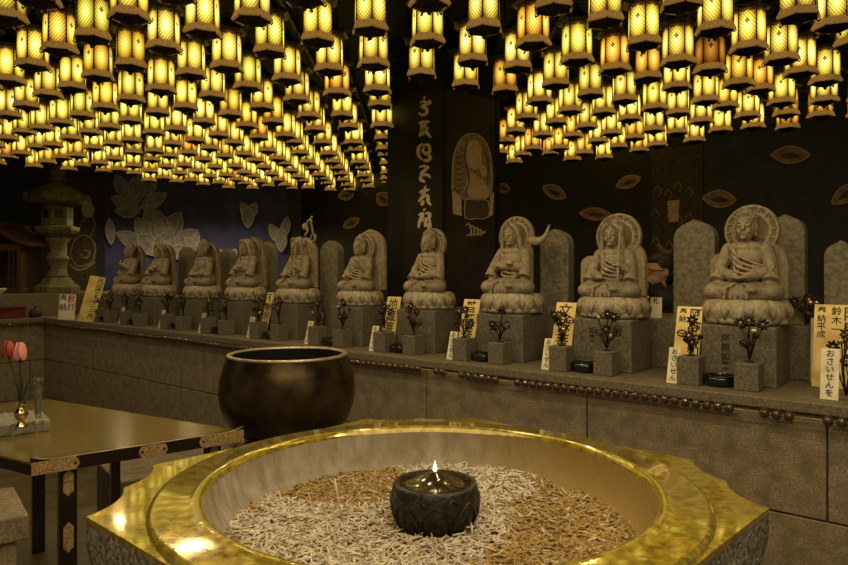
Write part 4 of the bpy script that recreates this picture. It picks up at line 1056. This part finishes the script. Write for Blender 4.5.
v_ = thing('glass_candlestick','slender clear glass candlestick beside the brass vase','candlestick',gp+Vector((.01,.02,0)))
obj('stem',MB().lathe([(.026,0),(.024,.008),(.010,.02),(.014,.05),(.016,.09),(.012,.13),(.016,.15),(.008,.165),(.020,.18),(.022,.20),(.017,.20),(.012,.185)],24),M['glass'],v_)

# stone steps and wooden stool at lower left, stone plinth under table
t = thing('stone_plinth','low stone block seen beneath the offering table','stone block',(-1.62,3.55,0),ta)
obj('block',MB().span(0,.75,0,.5,0,.43),M['wallblock'],t,bevel=.008); obj('foot',MB().span(-.03,.78,-.04,.54,0,.08),M['wallblock'],t,bevel=.008)
p_ = Vector((-1.27,1.87,0))
t = thing('stone_step_block','stepped stone block at the lower left corner','stone block',(p_.x-.42,p_.y,0),ta)
obj('lower_block',MB().span(0,.47,-.05,.27,0,.70),M['wallblock'],t,bevel=.008); obj('upper_ledge',MB().span(-.02,.50,-.07,.28,.70,.78),M['wallblock'],t,bevel=.006)
t = thing('wooden_tray','orange brown wooden tray on the stone block at lower left','tray',(p_.x-.42,p_.y,.7805),ta)
obj('board',MB().span(0,.42,-.03,.26,0,.10),M['woodseat'],t,bevel=.004); obj('raised_edge',MB().span(0,.42,-.04,-.02,.0,.13),M['woodseat'],t,bevel=.004)

# damp stain at the foot of the altar wall
pc = on_plane(703,556,CO,N); m = MB(); vs = []
for k in range(40):
    a = 2*PI*k/40; r = .055*(1+.35*noise.noise(Vector((math.cos(a)*2.2,math.sin(a)*2.2,1)))+.12*math.sin(7*a)); vs.append((r*math.cos(a)*.8,-.0008,r*math.sin(a)))
m.add(vs,[tuple(range(40))]); t = obj('water_stain',m,M['stain'],None,pc-N*.001,(0,0,ANG),fix=False); tag(t,'dark damp stain on the altar wall right of the burner','stain')

# ------------------------------------------------------------------ hanging lanterns
LH = 1.20; HR = .078
def hexring(r, z, rot=0): return [(r*math.cos(PI/3*k+rot), r*math.sin(PI/3*k+rot), z) for k in range(6)]
def pane_mesh():
    me = bpy.data.meshes.new('glowing_panes'); vs = hexring(HR,-.080)+hexring(HR*.97,.084); fs = [(k,(k+1)%6,6+(k+1)%6,6+k) for k in range(6)]
    me.from_pydata(vs,[],fs); uv = me.uv_layers.new(name='UVMap')
    for k in range(6):
        for j,(u,v) in enumerate(((0.002,0),(.998,0),(.998,1),(.002,1))): uv.data[k*4+j].uv = (k+u,v)
    me.materials.append(M['pane']); return me
def hexl2(m, prof, rot=0):
    n = len(prof); vs = []; fs = []
    for r,z in prof: vs += hexring(r,z,rot)
    for i in range(n-1):
        for k in range(6): fs.append((i*6+k,i*6+(k+1)%6,(i+1)*6+(k+1)%6,(i+1)*6+k))
    fs += [tuple(reversed(range(6))), tuple((n-1)*6+k for k in range(6))]
    m.add(vs,fs)
def finish(m,name,mat):
    me = m.mesh(name); bm = bmesh.new(); bm.from_mesh(me); bmesh.ops.recalc_face_normals(bm,faces=bm.faces); bm.to_mesh(me); bm.free(); me.materials.append(mat); return me
mf = MB()
for k in range(6):
    a = PI/3*k; mf.tube([(HR*1.01*math.cos(a),HR*1.01*math.sin(a),-.08),(HR*.98*math.cos(a),HR*.98*math.sin(a),.08)],.0035,4,smooth=False)
base_ = MB(); hexl2(base_,[(HR*.98,-.070),(HR*1.03,-.078),(HR*1.12,-.094),(HR*1.16,-.100),(HR*1.16,-.106),(HR*1.06,-.109)])
foot_ = MB(); hexl2(foot_,[(HR*1.02,-.1095),(HR*.70,-.118),(HR*.35,-.124),(HR*.15,-.134)]); foot_.sphere((0,0,-.138),(.010,.010,.010),8,6)
for k in range(6):
    a = PI/3*k; foot_.tube([(HR*.9*math.cos(a),HR*.9*math.sin(a),-.112),(HR*1.08*math.cos(a),HR*1.08*math.sin(a),-.120),(HR*1.14*math.cos(a),HR*1.14*math.sin(a),-.110)],.004,4)
can_ = MB(); hexl2(can_,[(HR*.98,.084),(HR*1.25,.086),(HR*1.42,.096),(HR*1.2,.112),(HR*.7,.135),(HR*.35,.165),(HR*.2,.175)])
for k in range(6):
    a = PI/3*k; can_.tube([(HR*1.3*math.cos(a),HR*1.3*math.sin(a),.094),(HR*1.48*math.cos(a),HR*1.48*math.sin(a),.100),(HR*1.56*math.cos(a),HR*1.56*math.sin(a),.116)],.0055,4)
can_.sphere((0,0,.185),(.014,.014,.016),8,6)
can_.tube([(0,0,.195),(0,0,ZC-.04-EYE-LH+.03)],.004,5)
me_p = pane_mesh(); me_f = finish(mf,'pane_frame',M['ldark']); me_b = finish(base_,'base_rim',M['lframe']); me_ft = finish(foot_,'foot',M['ldark']); me_c = finish(can_,'canopy',M['ldark'])
def start(m):
    if m == 5: return 2.557,.408
    if m == 4: return 2.66,.42
    if m == 3: return 2.46,.392
    if m < 3: return (2.62,.375) if m%2==0 else (2.43,.375)
    if m == 6: return 2.33,.40
    if m == 7: return 2.54,.385
    if m == 8: return 2.36,.362
    if m == 9: return 2.50,.378
    if m == 10: return 2.33,.375
    if m == 11: return 2.56,.345
    if m == 12: return 2.375,.345
    if m == 13: return 2.54,.352
    if m == 14: return 2.41,.345
    return 2.56,.355
def interp(x, tab):
    if x <= tab[0][0]: return tab[0][1]
    for (a,b),(c,d) in zip(tab,tab[1:]):
        if x <= c: return b+(d-b)*(x-a)/(c-a)
    return tab[-1][1]
LIML = [(-40,6.75),(20,6.85),(135,8.0),(200,8.8),(290,9.2),(400,9.0)]
LIMR = [(480,7.2),(500,7.0),(650,6.2),(730,5.6),(848,5.0),(900,4.8)]
spots = []
for m_ in range(-14,19):
    u = (-1.195+.2185*m_)*LH
    v0, dv = start(m_); v = v0-2*dv
    while v < 8.2:
        Y = v*LH; X = u + (398-424)/F*Y      # the rows run slightly left of the view axis
        j = random.Random(m_*1000+int(v*100)); z = LH+j.uniform(-.02,.02); X += j.uniform(-.01,.01); Yj = Y+j.uniform(-.012,.012)
        x = HX+F*X/Yj; yc = HY-F*z/Yj; yb = yc+F*.12/Yj
        v += dv
        if yb < 1 or x < -16 or x > 864: continue
        if (m_ == 6 and Y > 3.95) or (m_ == 7 and Y > 4.3): continue
        if m_ <= 5 and Y > interp(x,LIML): continue
        if m_ >= 8 and Y > interp(x,LIMR): continue
        if m_ >= 8 and Y > 4.3 and x < 497: continue
        spots.append((Yj,X,z,m_,x))
spots.sort()
ORD = ['first','second','third','fourth','fifth','sixth','seventh','eighth','ninth','tenth','eleventh','twelfth','thirteenth','fourteenth','fifteenth','sixteenth','seventeenth','eighteenth','nineteenth','twentieth']
cnt = {}; leftrows = sorted({s[3] for s in spots if s[3] <= 5}, reverse=True); rightrows = sorted({s[3] for s in spots if s[3] >= 7})
tints = [((1.15,1.2,1.5),'whitish bright'),((1,1,1),'yellow glowing'),((1.1,1.1,1.0),'bright yellow'),((.95,.8,.55),'amber glowing'),((.9,.62,.45),'orange glowing'),((.85,.95,.8),'soft yellow')]
extra = [MB(),MB(),MB(),MB()]; extra_p = []
print('lanterns', len(spots))
for i,(Y,X,z,m_,x) in enumerate(spots):
    j = random.Random(i*7+3); tt = j.choices(tints,[1.2,4,3,1.8,.9,1.6])[0]; col, tw = tt; br = j.uniform(.8,1.15)
    if abs(x-706)<8 and 2.9<Y/LH<3.3: col, tw, br = (.9,.45,.3),'dim brown',.35
    rz = j.choice([0,PI/6,PI/6])+j.uniform(-.22,.22)
    loc = Vector((X,Y,EYE+z))
    if i >= 300:
        mt = Matrix.Translation(loc) @ Matrix.Rotation(rz,4,'Z')
        for e_,src in zip(extra,(mf,base_,foot_,can_)): e_.add(src.v,src.f,False,mt)
        extra_p.append(mt); continue
    k = cnt.get(m_,0); cnt[m_] = k+1
    if m_ <= 5: row = 'the %s row left of the pillar' % ORD[leftrows.index(m_)]
    elif m_ == 6: row = 'the row before the calligraphy'
    else: row = 'the %s row right of the calligraphy' % ORD[rightrows.index(m_)]
    t = thing('hanging_lantern','%s hexagonal lantern, %s from the camera in %s' % (tw,ORD[k],row),'lantern',loc,rz,'hexagonal lanterns hanging from the ceiling')
    for nm,me in (('glowing_panes',me_p),('pane_frame',me_f),('base_rim',me_b),('foot',me_ft),('canopy',me_c)):
        o = bpy.data.objects.new(nm,me); C.objects.link(o); o.parent = t
        if nm == 'glowing_panes': o.color = (col[0]*br,col[1]*br,col[2]*br,1)
if extra_p:
    big = MB(); mats = []
    for e_,mt_ in zip(extra,(0,1,0,0)):
        big.add(e_.v,e_.f); mats += [mt_]*len(e_.f)
    nb = len(big.f)
    base_vs = hexring(HR,-.080)+hexring(HR*.97,.084)
    for mt in extra_p: big.add(base_vs,[(k,(k+1)%6,6+(k+1)%6,6+k) for k in range(6)],False,mt)
    me = big.mesh('hanging_lanterns_far'); uv = me.uv_layers.new(name='UVMap')
    me.materials.append(M['ldark']); me.materials.append(M['lframe']); me.materials.append(M['pane'])
    for pi_,p in enumerate(me.polygons):
        if pi_ < nb: p.material_index = mats[pi_]
        else:
            p.material_index = 2; k = (pi_-nb)%6
            for jj,(u,v) in enumerate(((0.002,0),(.998,0),(.998,1),(.002,1))): uv.data[p.loop_start+jj].uv = (k+u,v)
    o = bpy.data.objects.new('hanging_lantern',me); C.objects.link(o)
    tag(o,'mass of tiny far hexagonal lanterns glowing at the back of the ceiling','lantern','hexagonal lanterns hanging from the ceiling','stuff')

# ------------------------------------------------------------------ light
def area(loc, rot, size, e, col):
    l = bpy.data.lights.new('overhead_fill','AREA'); l.shape = 'RECTANGLE'; l.size, l.size_y = size; l.energy = e; l.color = col
    o = bpy.data.objects.new('overhead_fill',l); C.objects.link(o); o.location = loc; o.rotation_euler = rot; return o
area((0,-.2,3.0),(0,0,0),(4,2.5),60,(1,.80,.42))  # added fill light above the camera, in place of unseen lanterns there
def lamp(p, e, col=(1,.76,.36)):  # adds one fill spot
    l = bpy.data.lights.new('fill_spot','SPOT'); l.energy = e; l.color = col; l.shadow_soft_size = 0; l.spot_size = math.radians(165); l.spot_blend = .6
    o = bpy.data.objects.new('fill_spot',l); C.objects.link(o); o.location = p
for k in range(13):                       # added fill spots below the lantern rows to brighten the altar
    s_ = .3+k*.62
    lamp(wp(s_,(.1 if k in (5,6) else -.55),2.56),(4.5 if s_<4 else 8)); lamp(wp(s_+.3,-1.3,2.55),(5 if s_<4 else 11), (1,.82,.52))
for k in range(8): lamp(wp(.4+k*1.1,1.9,2.50),3.0)  # added fill spots for the passage behind the altar
for k in range(3): lamp(Vector((-2.2-.75*k,8.7-.25*k,2.45)),16)  # added fill spots brightening the blue panel
w = bpy.data.worlds.new('world'); scene.world = w; w.use_nodes = True
w.node_tree.nodes['Background'].inputs[0].default_value = (.9,.72,.5,1); w.node_tree.nodes['Background'].inputs[1].default_value = .12
scene.view_settings.view_transform = 'Standard'; scene.view_settings.look = 'None'; scene.view_settings.exposure = .12
scene.cycles.max_bounces = 6; scene.cycles.use_denoising = True
